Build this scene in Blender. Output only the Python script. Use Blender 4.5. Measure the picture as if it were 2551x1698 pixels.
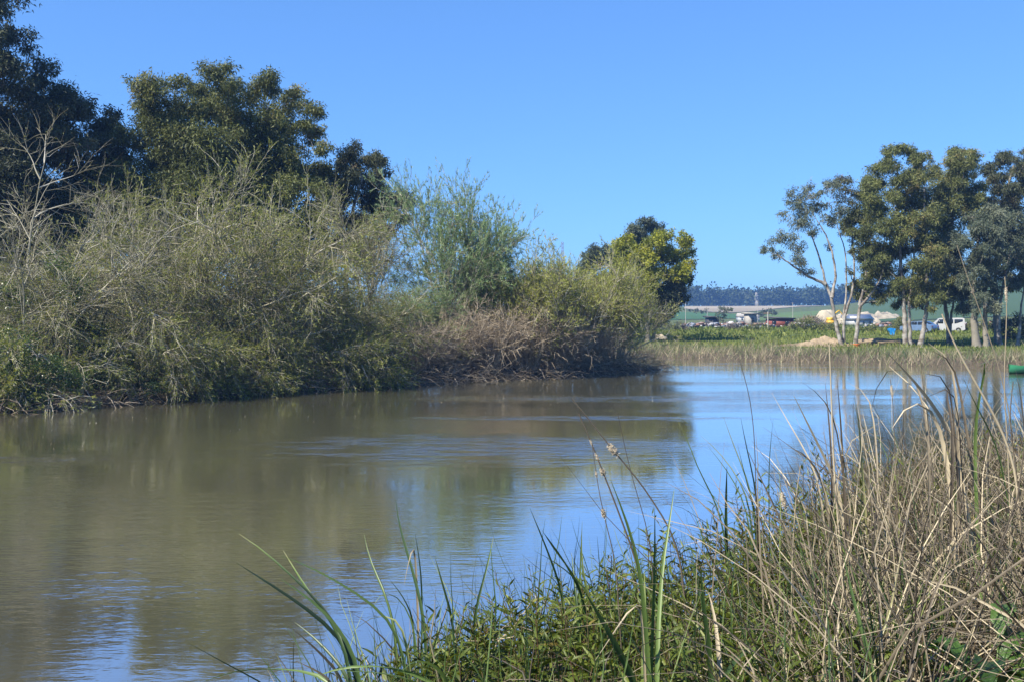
import bpy, math, random
import numpy as np

RNG = np.random.default_rng(11)
random.seed(11)
sc = bpy.context.scene
for o in list(bpy.data.objects):
    bpy.data.objects.remove(o)
COL = sc.collection

# ------------------------------------------------------------------ camera, sky, sun, exposure
CAM_H = 3.2          # metres above the river
F_PX, CX, HY = 2480.0, 1275.5, 800.0
cam_data = bpy.data.cameras.new('camera')
cam = bpy.data.objects.new('camera', cam_data)
COL.objects.link(cam)
cam.location = (0, 0, CAM_H)
cam.rotation_euler = (math.radians(90), 0, 0)
cam_data.lens = 35
cam_data.sensor_width = 36
cam_data.shift_y = -49 / 2551
cam_data.clip_start = 0.1
cam_data.clip_end = 9000
sc.camera = cam

SUN_EL, SUN_AZ = 46.0, -127.0     # azimuth clockwise from the view axis (+Y); left and a little behind
world = bpy.data.worlds.new('World')
sc.world = world
world.use_nodes = True
wn = world.node_tree
wn.nodes.clear()
w_out = wn.nodes.new('ShaderNodeOutputWorld')
w_bg = wn.nodes.new('ShaderNodeBackground')
w_sky = wn.nodes.new('ShaderNodeTexSky')
w_sky.sky_type = 'NISHITA'
w_sky.sun_disc = False
w_sky.sun_elevation = math.radians(SUN_EL)
w_sky.sun_rotation = math.radians(SUN_AZ)
w_sky.altitude = 0
w_sky.air_density = 1.0
w_sky.dust_density = 0.2
w_sky.ozone_density = 2.0
def w_mul(src, col):
    n = wn.nodes.new('ShaderNodeVectorMath'); n.operation = 'MULTIPLY'
    n.inputs[1].default_value = col
    wn.links.new(src, n.inputs[0])
    return n.outputs[0]


w_gam = wn.nodes.new('ShaderNodeGamma')          # the camera's flatter rendering of the clear sky
w_gam.inputs[1].default_value = 0.65
wn.links.new(w_mul(w_sky.outputs[0], (.1, .1, .1)), w_gam.inputs[0])
SKY_K = 0.10
wn.links.new(w_mul(w_gam.outputs[0], (.258 / SKY_K, .475 / SKY_K, .82 / SKY_K)), w_bg.inputs[0])
w_bg.inputs[1].default_value = SKY_K
wn.links.new(w_bg.outputs[0], w_out.inputs[0])

sun_data = bpy.data.lights.new('sun', 'SUN')
sun_data.energy = 5.0
sun_data.angle = math.radians(0.53)
sun_data.color = (1.0, 0.93, 0.80)
sun = bpy.data.objects.new('sun', sun_data)
COL.objects.link(sun)
az, el = math.radians(SUN_AZ), math.radians(SUN_EL)
from mathutils import Vector
sdir = Vector((math.sin(az) * math.cos(el), math.cos(az) * math.cos(el), math.sin(el)))
sun.rotation_euler = sdir.to_track_quat('Z', 'Y').to_euler()
sun.location = (-60, -30, 80)

sc.view_settings.view_transform = 'Standard'
sc.view_settings.look = 'None'
sc.view_settings.exposure = 1.0
sc.view_settings.gamma = 1.0
sc.view_settings.use_curve_mapping = False
sc.cycles.max_bounces = 6
sc.cycles.diffuse_bounces = 2
sc.cycles.glossy_bounces = 3
sc.cycles.transmission_bounces = 3
sc.cycles.transparent_max_bounces = 4
sc.cycles.volume_bounces = 1
sc.cycles.caustics_reflective = False
sc.cycles.caustics_refractive = False
sc.cycles.use_denoising = True


def P(x, y, d):
    """photo pixel (2551 wide) at forward distance d -> world point"""
    return np.array([(x - CX) / F_PX * d, d, CAM_H - (y - HY) / F_PX * d])


# ------------------------------------------------------------------ mesh tools
def nrm(v):
    return v / np.maximum(np.linalg.norm(v, axis=-1, keepdims=True), 1e-9)


class MB:
    def __init__(self):
        self.V, self.F3, self.F4, self.T, self.M3, self.M4, self.n = [], [], [], [], [], [], 0

    def add(self, V, F3=None, F4=None, tint=0.5, mi=0):
        V = np.asarray(V, dtype=np.float64).reshape(-1, 3)
        if F3 is not None and len(F3):
            f = np.asarray(F3).reshape(-1, 3) + self.n
            self.F3.append(f); self.M3.append(np.full(len(f), mi))
        if F4 is not None and len(F4):
            f = np.asarray(F4).reshape(-1, 4) + self.n
            self.F4.append(f); self.M4.append(np.full(len(f), mi))
        self.V.append(V)
        self.T.append(np.broadcast_to(np.asarray(tint, dtype=np.float64), (len(V),)) if np.ndim(tint) == 0 else np.asarray(tint))
        self.n += len(V)

    def mesh(self, name, mats, smooth=False):
        me = bpy.data.meshes.new(name)
        if not self.V:
            return me
        V = np.concatenate(self.V)
        F3 = np.concatenate(self.F3) if self.F3 else np.zeros((0, 3), int)
        F4 = np.concatenate(self.F4) if self.F4 else np.zeros((0, 4), int)
        M = np.concatenate(self.M3 + self.M4)
        me.vertices.add(len(V))
        me.vertices.foreach_set('co', V.astype(np.float32).ravel())
        loops = np.concatenate([F3.ravel(), F4.ravel()]).astype(np.int32)
        me.loops.add(len(loops))
        me.loops.foreach_set('vertex_index', loops)
        tot = np.concatenate([np.full(len(F3), 3), np.full(len(F4), 4)]).astype(np.int32)
        start = np.concatenate([[0], np.cumsum(tot)[:-1]]).astype(np.int32)
        me.polygons.add(len(tot))
        me.polygons.foreach_set('loop_start', start)
        try:
            me.polygons.foreach_set('loop_total', tot)
        except Exception:
            pass
        me.polygons.foreach_set('material_index', M.astype(np.int32))
        if smooth:
            me.polygons.foreach_set('use_smooth', np.ones(len(tot), dtype=bool))
        a = me.attributes.new('tint', 'FLOAT', 'POINT')
        a.data.foreach_set('value', np.concatenate(self.T).astype(np.float32))
        for m in (mats if isinstance(mats, (list, tuple)) else [mats]):
            me.materials.append(m)
        me.update(calc_edges=True)
        return me

    def build(self, name, mats, parent=None, smooth=False, loc=None):
        ob = bpy.data.objects.new(name, self.mesh(name, mats, smooth))
        COL.objects.link(ob)
        if parent is not None:
            ob.parent = parent
        if loc is not None:
            ob.location = loc
        return ob


def tubes(mb, Pt, R, S=4, tint=0.5, mi=0):
    """Pt (N,K,3) centre lines, R (N,K) radii -> tubes with S sides"""
    Pt = np.asarray(Pt, float); R = np.asarray(R, float)
    if Pt.ndim == 2:
        Pt = Pt[None]; R = R[None]
    N, K, _ = Pt.shape
    if N == 0:
        return
    T = nrm(np.gradient(Pt, axis=1))
    main = nrm(Pt[:, -1] - Pt[:, 0])
    ref = np.where(np.abs(main[:, 2:3]) > 0.8, np.array([[1.0, 0.13, 0]]), np.array([[0.1, 0.13, 1.0]]))
    U = nrm(np.cross(T, ref[:, None, :]))
    W = np.cross(T, U)
    a = np.arange(S) / S * 2 * np.pi
    V = Pt[:, :, None, :] + R[:, :, None, None] * (U[:, :, None, :] * np.cos(a)[:, None] + W[:, :, None, :] * np.sin(a)[:, None])
    idx = np.arange(N * K * S).reshape(N, K, S)
    A = idx[:, :-1, :]; B = idx[:, 1:, :]
    F = np.stack([A, np.roll(A, -1, 2), np.roll(B, -1, 2), B], -1).reshape(-1, 4)
    t = np.repeat(np.broadcast_to(np.asarray(tint, float), (N,)) if np.ndim(tint) <= 1 else tint, K * S) if np.ndim(tint) else tint
    mb.add(V.reshape(-1, 3), F4=F, tint=t, mi=mi)


def rvec(n, rng=RNG):
    return nrm(rng.normal(size=(n, 3)))


def leaves(mb, C, D, L, W, tint, rng=RNG, full=False, curl=0.3, mi=0, tri=False):
    """leaf blades starting at C along D"""
    n = len(C)
    if n == 0:
        return
    L = np.broadcast_to(L, (n,))[:, None]; W = np.broadcast_to(W, (n,))[:, None]
    D = nrm(D)
    side = nrm(np.cross(D, rvec(n, rng)))
    up = np.cross(side, D)
    up = np.where(up[:, 2:3] < 0, -up, up)
    if tri:
        m_ = C + D * L * .3
        V = np.stack([C, m_ + side * W * .75 + up * W * .1, C + D * L], 1)
        mb.add(V.reshape(-1, 3), F3=np.arange(n * 3).reshape(n, 3), tint=np.repeat(tint, 3) if np.ndim(tint) else tint, mi=mi)
    elif not full:
        v0 = C; v2 = C + D * L
        mid = C + D * L * 0.45
        v1 = mid + side * W * 0.5 + up * W * 0.12
        v3 = mid - side * W * 0.5 + up * W * 0.12
        V = np.stack([v0, v1, v2, v3], 1)
        i = np.arange(n)[:, None] * 4
        mb.add(V.reshape(-1, 3), F3=np.concatenate([i + [0, 1, 2], i + [0, 2, 3]]), tint=np.repeat(tint, 4) if np.ndim(tint) else tint, mi=mi)
    else:
        def pt(t, s, w):
            c = C + D * L * t - up * L * curl * t * t
            return c + side * W * w * s * 0.5 + up * W * abs(s) * w * 0.22
        V = np.stack([pt(0, 0, 0), pt(.3, 1, 1), pt(.3, 0, 0), pt(.3, -1, 1), pt(.68, 1, .72), pt(.68, 0, 0), pt(.68, -1, .72), pt(1, 0, 0)], 1)
        i = np.arange(n)[:, None] * 8
        F3 = np.concatenate([i + [0, 1, 2], i + [0, 2, 3], i + [4, 7, 5], i + [5, 7, 6]])
        F4 = np.concatenate([i + [1, 4, 5, 2], i + [2, 5, 6, 3]])
        mb.add(V.reshape(-1, 3), F3=F3, F4=F4, tint=np.repeat(tint, 8) if np.ndim(tint) else tint, mi=mi)


def ribbons(mb, Pt, W, tint=0.5, mi=0, rng=RNG, fold=0.25, side=None):
    """long grass blades: Pt (N,K,3), W (N,K) widths; V-folded cross-section"""
    Pt = np.asarray(Pt, float)
    if Pt.ndim == 2:
        Pt = Pt[None]; W = np.asarray(W)[None]
    N, K, _ = Pt.shape
    T = nrm(np.gradient(Pt, axis=1))
    if side is None:
        side = rvec(N, rng)
        side[:, 2] *= 0.15
    S = side[:, None, :] - T * np.sum(side[:, None, :] * T, -1, keepdims=True)
    S = nrm(S)
    U = np.cross(S, T)
    W = np.asarray(W)[:, :, None]
    V = np.stack([Pt + S * W * .5 + U * W * fold, Pt, Pt - S * W * .5 + U * W * fold], 2)
    idx = np.arange(N * K * 3).reshape(N, K, 3)
    A = idx[:, :-1]; B = idx[:, 1:]
    F = np.concatenate([np.stack([A[..., 0], B[..., 0], B[..., 1], A[..., 1]], -1).reshape(-1, 4),
                        np.stack([A[..., 1], B[..., 1], B[..., 2], A[..., 2]], -1).reshape(-1, 4)])
    t = np.repeat(tint, K * 3) if np.ndim(tint) else tint
    mb.add(V.reshape(-1, 3), F4=F, tint=t, mi=mi)


def grow(start, direc, length, K, rng=RNG, wander=0.15, droop=0.0):
    """N wandering branches of K points"""
    n = len(start)
    d = nrm(direc)
    st = np.broadcast_to(np.asarray(length, float), (n,)) / (K - 1)
    pts = [start]
    for k in range(K - 1):
        d = nrm(d + rng.normal(size=(n, 3)) * wander + np.array([0, 0, -1.0]) * droop)
        pts.append(pts[-1] + d * st[:, None])
    return np.stack(pts, 1)


def spawn(par, n, rng=RNG, t0=0.25, t1=1.0, angle=0.6):
    """n children spread along parent lines: start, direction, parent index, t"""
    N, K, _ = par.shape
    i = rng.integers(0, N, n)
    t = t0 + (t1 - t0) * rng.random(n) ** 0.8
    f = t * (K - 1); k = np.minimum(f.astype(int), K - 2); f = (f - k)[:, None]
    s = par[i, k] * (1 - f) + par[i, k + 1] * f
    d = nrm(par[i, k + 1] - par[i, k])
    d = nrm(d + rvec(n, rng) * angle)
    return s, d, i, t


def box(mb, c, s, rz=0.0, tint=0.5, mi=0, rx=0.0, ry=0.0):
    x, y, z = np.array(s) / 2
    V = np.array([[-x, -y, -z], [x, -y, -z], [x, y, -z], [-x, y, -z], [-x, -y, z], [x, -y, z], [x, y, z], [-x, y, z]], float)
    if rx:
        c1, s1 = math.cos(rx), math.sin(rx); V = V @ np.array([[1, 0, 0], [0, c1, -s1], [0, s1, c1]]).T
    if ry:
        c1, s1 = math.cos(ry), math.sin(ry); V = V @ np.array([[c1, 0, s1], [0, 1, 0], [-s1, 0, c1]]).T
    if rz:
        c1, s1 = math.cos(rz), math.sin(rz); V = V @ np.array([[c1, -s1, 0], [s1, c1, 0], [0, 0, 1]]).T
    mb.add(V + np.array(c), F4=[[0, 3, 2, 1], [4, 5, 6, 7], [0, 1, 5, 4], [1, 2, 6, 5], [2, 3, 7, 6], [3, 0, 4, 7]], tint=tint, mi=mi)


def empty(name, loc=(0, 0, 0), rz=0.0):
    o = bpy.data.objects.new(name, None)
    o.empty_display_size = 0.3
    COL.objects.link(o)
    o.location = loc
    o.rotation_euler = (0, 0, rz)
    return o


def tag(o, label=None, cat=None, group=None, kind=None):
    if label: o['label'] = label
    if cat: o['category'] = cat
    if group: o['group'] = group
    if kind: o['kind'] = kind
    return o


def copy_tree(o, parent=None):
    c = o.copy(); COL.objects.link(c)
    if parent is not None: c.parent = parent
    for ch in o.children:
        copy_tree(ch, c)
    return c


# ------------------------------------------------------------------ materials
def newmat(name):
    m = bpy.data.materials.new(name)
    m.use_nodes = True
    nt = m.node_tree
    return m, nt, nt.nodes['Principled BSDF'], nt.nodes['Material Output']


def ramp(nt, stops, src):
    r = nt.nodes.new('ShaderNodeValToRGB')
    el_ = r.color_ramp.elements
    while len(el_) < len(stops): el_.new(0.5)
    for e, (p, c) in zip(el_, stops):
        e.position = p; e.color = (*c, 1)
    nt.links.new(src, r.inputs[0])
    return r.outputs[0]


def tintmat(name, stops, rough=0.6, trans=0.0, spec=0.4, bump=0.0, bscale=30.0, noise=0.0, nscale=4.0, metal=0.0):
    """colour by the mesh's own tint value, jittered by noise"""
    m, nt, b, out = newmat(name)
    at = nt.nodes.new('ShaderNodeAttribute'); at.attribute_name = 'tint'
    src = at.outputs['Fac']
    if noise:
        tc = nt.nodes.new('ShaderNodeTexCoord')
        nz = nt.nodes.new('ShaderNodeTexNoise'); nz.inputs['Scale'].default_value = nscale; nz.inputs['Detail'].default_value = 5
        nt.links.new(tc.outputs['Object'], nz.inputs['Vector'])
        ma = nt.nodes.new('ShaderNodeMath'); ma.operation = 'MULTIPLY_ADD'
        ma.inputs[1].default_value = noise; nt.links.new(nz.outputs['Fac'], ma.inputs[0])
        sb = nt.nodes.new('ShaderNodeMath'); sb.operation = 'SUBTRACT'; nt.links.new(src, sb.inputs[0]); sb.inputs[1].default_value = noise / 2
        nt.links.new(sb.outputs[0], ma.inputs[2]); src = ma.outputs[0]
    col = ramp(nt, stops, src)
    nt.links.new(col, b.inputs['Base Color'])
    b.inputs['Roughness'].default_value = rough
    b.inputs['Specular IOR Level'].default_value = spec
    b.inputs['Metallic'].default_value = metal
    if bump:
        tc = nt.nodes.new('ShaderNodeTexCoord')
        nz = nt.nodes.new('ShaderNodeTexNoise'); nz.inputs['Scale'].default_value = bscale; nz.inputs['Detail'].default_value = 6
        nt.links.new(tc.outputs['Object'], nz.inputs['Vector'])
        bp = nt.nodes.new('ShaderNodeBump'); bp.inputs['Strength'].default_value = bump; bp.inputs['Distance'].default_value = 0.05
        nt.links.new(nz.outputs['Fac'], bp.inputs['Height']); nt.links.new(bp.outputs[0], b.inputs['Normal'])
    if trans:
        tr = nt.nodes.new('ShaderNodeBsdfTranslucent')
        hs = nt.nodes.new('ShaderNodeHueSaturation'); hs.inputs['Value'].default_value = 1.6; hs.inputs['Hue'].default_value = 0.485
        hs.inputs['Saturation'].default_value = 1.1
        nt.links.new(col, hs.inputs['Color']); nt.links.new(hs.outputs[0], tr.inputs[0])
        mx = nt.nodes.new('ShaderNodeMixShader'); mx.inputs[0].default_value = trans
        nt.links.new(b.outputs[0], mx.inputs[1]); nt.links.new(tr.outputs[0], mx.inputs[2])
        nt.links.new(mx.outputs[0], out.inputs['Surface'])
    return m


def plain(name, c, rough=0.6, spec=0.4, metal=0.0, var=0.25, nscale=3.0, bump=0.15):
    lo = tuple(v * (1 - var) for v in c); hi = tuple(min(1, v * (1 + var)) for v in c)
    return tintmat(name, [(0.25, lo), (0.75, hi)], rough, 0, spec, bump, nscale * 6, 0.9, nscale, metal)


M = {}
M['euc_dark'] = tintmat('eucalyptus_leaf_dark', [(0, (0.035, 0.043, 0.021)), (0.5, (0.068, 0.081, 0.037)), (0.85, (0.111, 0.116, 0.056)), (1, (0.158, 0.111, 0.059))], .55, .2, .28)
M['euc_olive'] = tintmat('eucalyptus_leaf_olive', [(0, (0.060, 0.075, 0.024)), (0.5, (0.120, 0.138, 0.041)), (0.85, (0.179, 0.187, 0.063)), (1, (0.224, 0.179, 0.067))], .55, .24, .28)
M['euc_grey'] = tintmat('eucalyptus_leaf_grey', [(0, (0.057, 0.078, 0.049)), (0.5, (0.118, 0.140, 0.089)), (1, (0.194, 0.208, 0.137))], .55, .22, .28)
M['euc_yellow'] = tintmat('eucalyptus_leaf_yellow', [(0, (0.057, 0.071, 0.021)), (0.5, (0.132, 0.152, 0.044)), (1, (0.224, 0.230, 0.075))], .55, .26, .28)
M['lime'] = tintmat('lime_leaf', [(0, (.06, .08, .012)), (.5, (.18, .205, .020)), (1, (.36, .35, .03))], .5, .3, .35)
M['willow_leaf'] = tintmat('willow_bud_leaf', [(0, (.085, .105, .018)), (.5, (.195, .22, .042)), (1, (.33, .33, .09))], .5, .3, .35)
M['willow_green'] = tintmat('willow_green_leaf', [(0, (.085, .14, .05)), (.5, (.19, .28, .11)), (1, (.33, .41, .22))], .45, .3, .4)
M['willow_yellow'] = tintmat('yellow_willow_leaf', [(0, (.15, .175, .03)), (.5, (.30, .33, .065)), (1, (.46, .44, .14))], .5, .3, .3)
M['ivy'] = tintmat('bramble_leaf', [(0, (.022, .045, .012)), (.5, (.055, .098, .02)), (1, (.13, .185, .035))], .35, .25, .55)
M['bark_white'] = tintmat('bark_white', [(0.2, (.045, .038, .03)), (.42, (.15, .125, .10)), (.6, (.27, .25, .22)), (.85, (.40, .38, .35))], .75, 0, .3, .4, 12, 1.3, 2.2)
M['bark_grey'] = tintmat('bark_grey', [(0, (.10, .09, .07)), (1, (.30, .27, .22))], .85, 0, .2, .3, 14, .7, 2.0)
M['twig_pale'] = tintmat('twig_pale', [(0, (.10, .092, .055)), (.5, (.24, .22, .14)), (1, (.50, .47, .38))], .75, 0, .25, 0, 10, .4, 1.5)
M['twig_brown'] = tintmat('twig_brown', [(0, (.12, .095, .065)), (.5, (.31, .25, .175)), (1, (.54, .46, .34))], .8, 0, .2, 0, 10, .3, 1.5)
M['straw'] = tintmat('dry_reed', [(0, (.035, .028, .02)), (.35, (.125, .10, .068)), (.7, (.30, .25, .165)), (1, (.56, .47, .31))], .55, .10, .35, 0, 10, .25, 9)
M['reed_green'] = tintmat('green_reed', [(0, (.012, .026, .010)), (.4, (.055, .10, .03)), (.75, (.15, .215, .055)), (1, (.36, .33, .15))], .4, .25, .45, 0, 10, .2, 7)
M['herb'] = tintmat('herb_leaf', [(0, (.025, .036, .005)), (.5, (.070, .095, .012)), (.85, (.135, .165, .025)), (1, (.19, .13, .040))], .48, .24, .3)
M['herb_stem'] = tintmat('herb_stem', [(0, (.09, .045, .025)), (1, (.14, .12, .04))], .6)
M['meadow'] = tintmat('meadow_leaf', [(0, (.05, .075, .014)), (.5, (.13, .165, .030)), (1, (.25, .25, .07))], .6, .25, .3)
M['dock'] = tintmat('dock_leaf', [(0, (.02, .045, .010)), (.5, (.05, .105, .018)), (1, (.10, .165, .035))], .38, .25, .5, .4, 30, .3, 6)
M['wood_far'] = tintmat('far_wood_leaf', [(0, (.025, .040, .020)), (.5, (.042, .062, .030)), (1, (.065, .085, .042))], .7, .1, .2)
M['fluff'] = tintmat('seed_fluff', [(0, (.45, .36, .24)), (1, (.85, .74, .56))], .95, 0, .1, .8, 160)
M['grey_bush'] = tintmat('grey_bush_leaf', [(0, (.055, .050, .045)), (1, (.15, .135, .12))], .8, .1, .2)
M['sand'] = plain('pale_sand', (.31, .27, .20), .95, .1, var=.3, nscale=.6, bump=.5)
M['tan_earth'] = plain('tan_earth', (.25, .195, .13), .95, .1, var=.3, nscale=1.2, bump=.6)
M['white_paint'] = plain('white_paint', (.40, .40, .39), .3, .5, var=.06, bump=0)
M['blue_paint'] = plain('blue_paint', (.16, .24, .36), .25, .5, metal=.4, var=.15, bump=0)
M['glass'] = plain('dark_glass', (.015, .018, .02), .06, .8, var=.1, bump=0)
M['rubber'] = plain('rubber', (.02, .02, .02), .8, .2, var=.2)
M['steel'] = plain('steel', (.45, .45, .46), .35, .5, metal=.8, var=.15, bump=0)
M['tarp'] = plain('blue_tarp', (.02, .22, .55), .4, .5, var=.2)
M['green_boat'] = plain('green_boat_paint', (.03, .17, .07), .4, .5, var=.15)
M['red_paint'] = plain('red_paint', (.20, .055, .035), .6, .4, var=.2)
M['dark_roof'] = plain('dark_sheet_roof', (.045, .045, .05), .6, .4, var=.2)
M['concrete'] = plain('concrete', (.32, .30, .27), .9, .2, var=.25)
M['plank'] = plain('old_plank', (.20, .15, .10), .85, .2, var=.35)
M['yellow_paint'] = plain('yellow_paint', (.62, .36, .02), .5, .4, var=.15)
M['orange'] = plain('orange_plastic', (.65, .16, .04), .5, .4, var=.15)
M['scrap'] = tintmat('scrap_pieces', [(0, (.06, .05, .05)), (.35, (.22, .12, .08)), (.6, (.34, .32, .30)), (.85, (.10, .14, .22)), (1, (.62, .60, .56))], .6, 0, .4)

# ------------------------------------------------------------------ terrain
LEFT = [(-400, -100), (-200, -60), (-60, 12), (-30, 26.5), (-17.7, 34.3), (-13, 41.2), (-9, 45.5), (-5.5, 48.8), (-2, 52.8), (2.8, 56.2), (8.0, 62.5), (10.2, 67),
        (6, 74), (-5, 80), (-40, 88), (-120, 98), (-400, 110), (-900, 110), (-900, -100)]
FAR = [(-900, 140), (-400, 130), (-120, 112), (-40, 102), (5, 94), (12.4, 86), (17.5, 82), (25, 75.6), (34, 65.5), (60, 50), (120, 40), (300, 20), (900, -30),
       (6000, -400), (6000, 6000), (-6000, 6000), (-6000, 300)]
NEAR = [(-900, -300), (-60, -14), (-8, -2), (-2.6, 2.8), (-1.9, 6.3), (-.5, 8.0), (1.2, 8.8), (2.3, 10.4), (4.3, 12.2), (8, 15), (16, 17), (40, 16), (200, -10), (900, -80), (6000, -500), (6000, -6000), (-6000, -6000), (-6000, -400)]


def sdist(poly, x, y):
    p = np.array(poly, float); q = np.roll(p, -1, 0)
    best = np.full(x.shape, 1e18); inside = np.zeros(x.shape, bool)
    for (ax, ay), (bx, by) in zip(p, q):
        dx, dy = bx - ax, by - ay
        t = np.clip(((x - ax) * dx + (y - ay) * dy) / (dx * dx + dy * dy), 0, 1)
        best = np.minimum(best, (x - ax - t * dx) ** 2 + (y - ay - t * dy) ** 2)
        if dy != 0:
            c = ((ay > y) != (by > y)) & (x < dx * (y - ay) / dy + ax)
            inside ^= c
    return np.where(inside, 1, -1) * np.sqrt(best)


def sst(a, b, v):
    t = np.clip((v - a) / (b - a), 0, 1)
    return t * t * (3 - 2 * t)


def wob(x, y, s=1.0, k=0.0):
    return (np.sin(x / s + 1.3 + k) * np.cos(y / s * 1.13 + .4) + .5 * np.sin(x / s * 2.3 + y / s * 1.7 + k) + .3 * np.sin(y / s * 4.1 - x / s * 3.3)) / 1.8


def H(x, y):
    x = np.asarray(x, float); y = np.asarray(y, float)
    sl, sf, sn = sdist(LEFT, x, y), sdist(FAR, x, y), sdist(NEAR, x, y)
    w = wob(x, y, 1.7)
    sl = sl + w * .35; sf = sf + w * .35; sn = sn + w * .06
    r = np.hypot(x, y)
    hl = np.where(sl < 0, np.maximum(-1.5, sl * .5), .35 * sst(0, 1.0, sl) + .9 * sst(.5, 8, sl) + .12 * w)
    ang = x / np.maximum(y, 1)
    rise = 13.5 * sst(380, 900, r) + 19 * sst(.30, .50, ang) * sst(330, 760, r) - 8 * sst(1300, 3200, r)
    hf = np.where(sf < 0, np.maximum(-1.5, sf * .5), .45 * sst(0, 1.2, sf) + .55 * sst(.8, 9, sf) + .75 * sst(14, 42, sf) + .5 * sst(60, 250, sf) + .07 * w * sst(0, 4, sf) + np.where(y > 100, rise, 0))
    hn = np.where(sn < 0, np.maximum(-1.5, sn * .8), .95 * sst(0, 1.6, sn) + .62 * sst(1.4, 6.5, sn) + .03 * w)
    return np.maximum(np.maximum(hl, hf), hn)


def h1(x, y):
    return float(H(np.array([x]), np.array([y]))[0])


mb = MB()
th = np.concatenate([np.linspace(-.72, .72, 210), np.linspace(.72, 2 * np.pi - .72, 90)[1:-1]])
rr = np.concatenate([[0.02], np.geomspace(0.6, 4800, 180)])
TH, RR = np.meshgrid(th, rr, indexing='ij')
GX, GY = np.sin(TH) * RR, np.cos(TH) * RR
GZ = H(GX, GY)
nt_, nr_ = TH.shape
idx = np.arange(nt_ * nr_).reshape(nt_, nr_)
nx = np.roll(idx, -1, 0)
F = np.stack([idx[:, :-1], idx[:, 1:], nx[:, 1:], nx[:, :-1]], -1).reshape(-1, 4)
mb.add(np.stack([GX, GY, GZ], -1).reshape(-1, 3), F4=F)

m, nt, b, out = newmat('ground_soil_and_grass')
geo = nt.nodes.new('ShaderNodeNewGeometry')
sep = nt.nodes.new('ShaderNodeSeparateXYZ'); nt.links.new(geo.outputs['Position'], sep.inputs[0])
nz = nt.nodes.new('ShaderNodeTexNoise'); nz.inputs['Scale'].default_value = .35; nz.inputs['Detail'].default_value = 8
nt.links.new(geo.outputs['Position'], nz.inputs['Vector'])
nz2 = nt.nodes.new('ShaderNodeTexNoise'); nz2.inputs['Scale'].default_value = 9; nz2.inputs['Detail'].default_value = 8
nt.links.new(geo.outputs['Position'], nz2.inputs['Vector'])
grass = ramp(nt, [(.3, (.045, .065, .016)), (.5, (.085, .11, .026)), (.7, (.15, .14, .055))], nz.outputs['Fac'])
mud = ramp(nt, [(.3, (.055, .045, .032)), (.7, (.14, .115, .08))], nz2.outputs['Fac'])
mr = nt.nodes.new('ShaderNodeMapRange'); mr.inputs[1].default_value = .5; mr.inputs[2].default_value = 1.0
nt.links.new(sep.outputs['Z'], mr.inputs[0])
mr2 = nt.nodes.new('ShaderNodeMapRange'); mr2.inputs[1].default_value = 60; mr2.inputs[2].default_value = 75
nt.links.new(sep.outputs['Y'], mr2.inputs[0])
mul = nt.nodes.new('ShaderNodeMath'); mul.operation = 'MULTIPLY'
nt.links.new(mr.outputs[0], mul.inputs[0]); nt.links.new(mr2.outputs[0], mul.inputs[1])
mx = nt.nodes.new('ShaderNodeMix'); mx.data_type = 'RGBA'
nt.links.new(mul.outputs[0], mx.inputs['Factor']); nt.links.new(mud, mx.inputs[6]); nt.links.new(grass, mx.inputs[7])
nt.links.new(mx.outputs[2], b.inputs['Base Color'])
b.inputs['Roughness'].default_value = .95; b.inputs['Specular IOR Level'].default_value = .1
bp = nt.nodes.new('ShaderNodeBump'); bp.inputs['Strength'].default_value = .6; bp.inputs['Distance'].default_value = .06
nt.links.new(nz2.outputs['Fac'], bp.inputs['Height']); nt.links.new(bp.outputs[0], b.inputs['Normal'])
M['ground'] = m
g = mb.build('ground', m, smooth=True)
tag(g, kind='structure')


def draped(name, mat, xs, ys0, ys1, lift, nx_=60, ny_=14):
    """a sheet draped on the terrain between two near/far edges given per angle"""
    mb = MB()
    a = np.linspace(0, 1, nx_)
    ang = np.interp(a, np.linspace(0, 1, len(xs)), xs)
    y0 = np.interp(a, np.linspace(0, 1, len(ys0)), ys0); y1 = np.interp(a, np.linspace(0, 1, len(ys1)), ys1)
    t = np.linspace(0, 1, ny_)
    Y = y0[:, None] + (y1 - y0)[:, None] * t
    X = ang[:, None] * Y
    Z = H(X, Y) + lift
    idx = np.arange(nx_ * ny_).reshape(nx_, ny_)
    F = np.stack([idx[:-1, :-1], idx[1:, :-1], idx[1:, 1:], idx[:-1, 1:]], -1).reshape(-1, 4)
    mb.add(np.stack([X, Y, Z], -1).reshape(-1, 3), F4=F)
    return tag(mb.build(name, mat, smooth=True), kind='structure')


def px2a(x):
    return (x - CX) / F_PX


M['sand_far'] = plain('pale_ploughed_field', (.30, .255, .18), .95, .1, var=.28, nscale=.012, bump=.2)
M['crop'] = plain('green_crop', (.055, .115, .038), .9, .1, var=.15, nscale=.02, bump=.2)
M['crop2'] = plain('hill_crop', (.055, .090, .032), .9, .1, var=.15, nscale=.01, bump=.2)
draped('green_field', M['crop'], [px2a(1640), px2a(1860)], [470, 500], [640, 560], .25)
draped('sand_field', M['sand_far'], [px2a(1705), px2a(2060)], [700, 620, 600, 625, 690, 745, 768], [845, 872, 882, 880, 860, 815, 775], .3)
draped('hill_field', M['crop2'], [px2a(2150), px2a(2700)], [380, 380], [700, 1100], .3)
M['crop3'] = plain('bright_crop', (.095, .14, .035), .9, .1, var=.2, nscale=.03, bump=.2)
draped('pale_green_field', M['crop3'], [px2a(1840), px2a(2060)], [440, 440], [560, 620], .35)

# ------------------------------------------------------------------ water
m, nt, b, out = newmat('river_water')
geo = nt.nodes.new('ShaderNodeNewGeometry')


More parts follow.
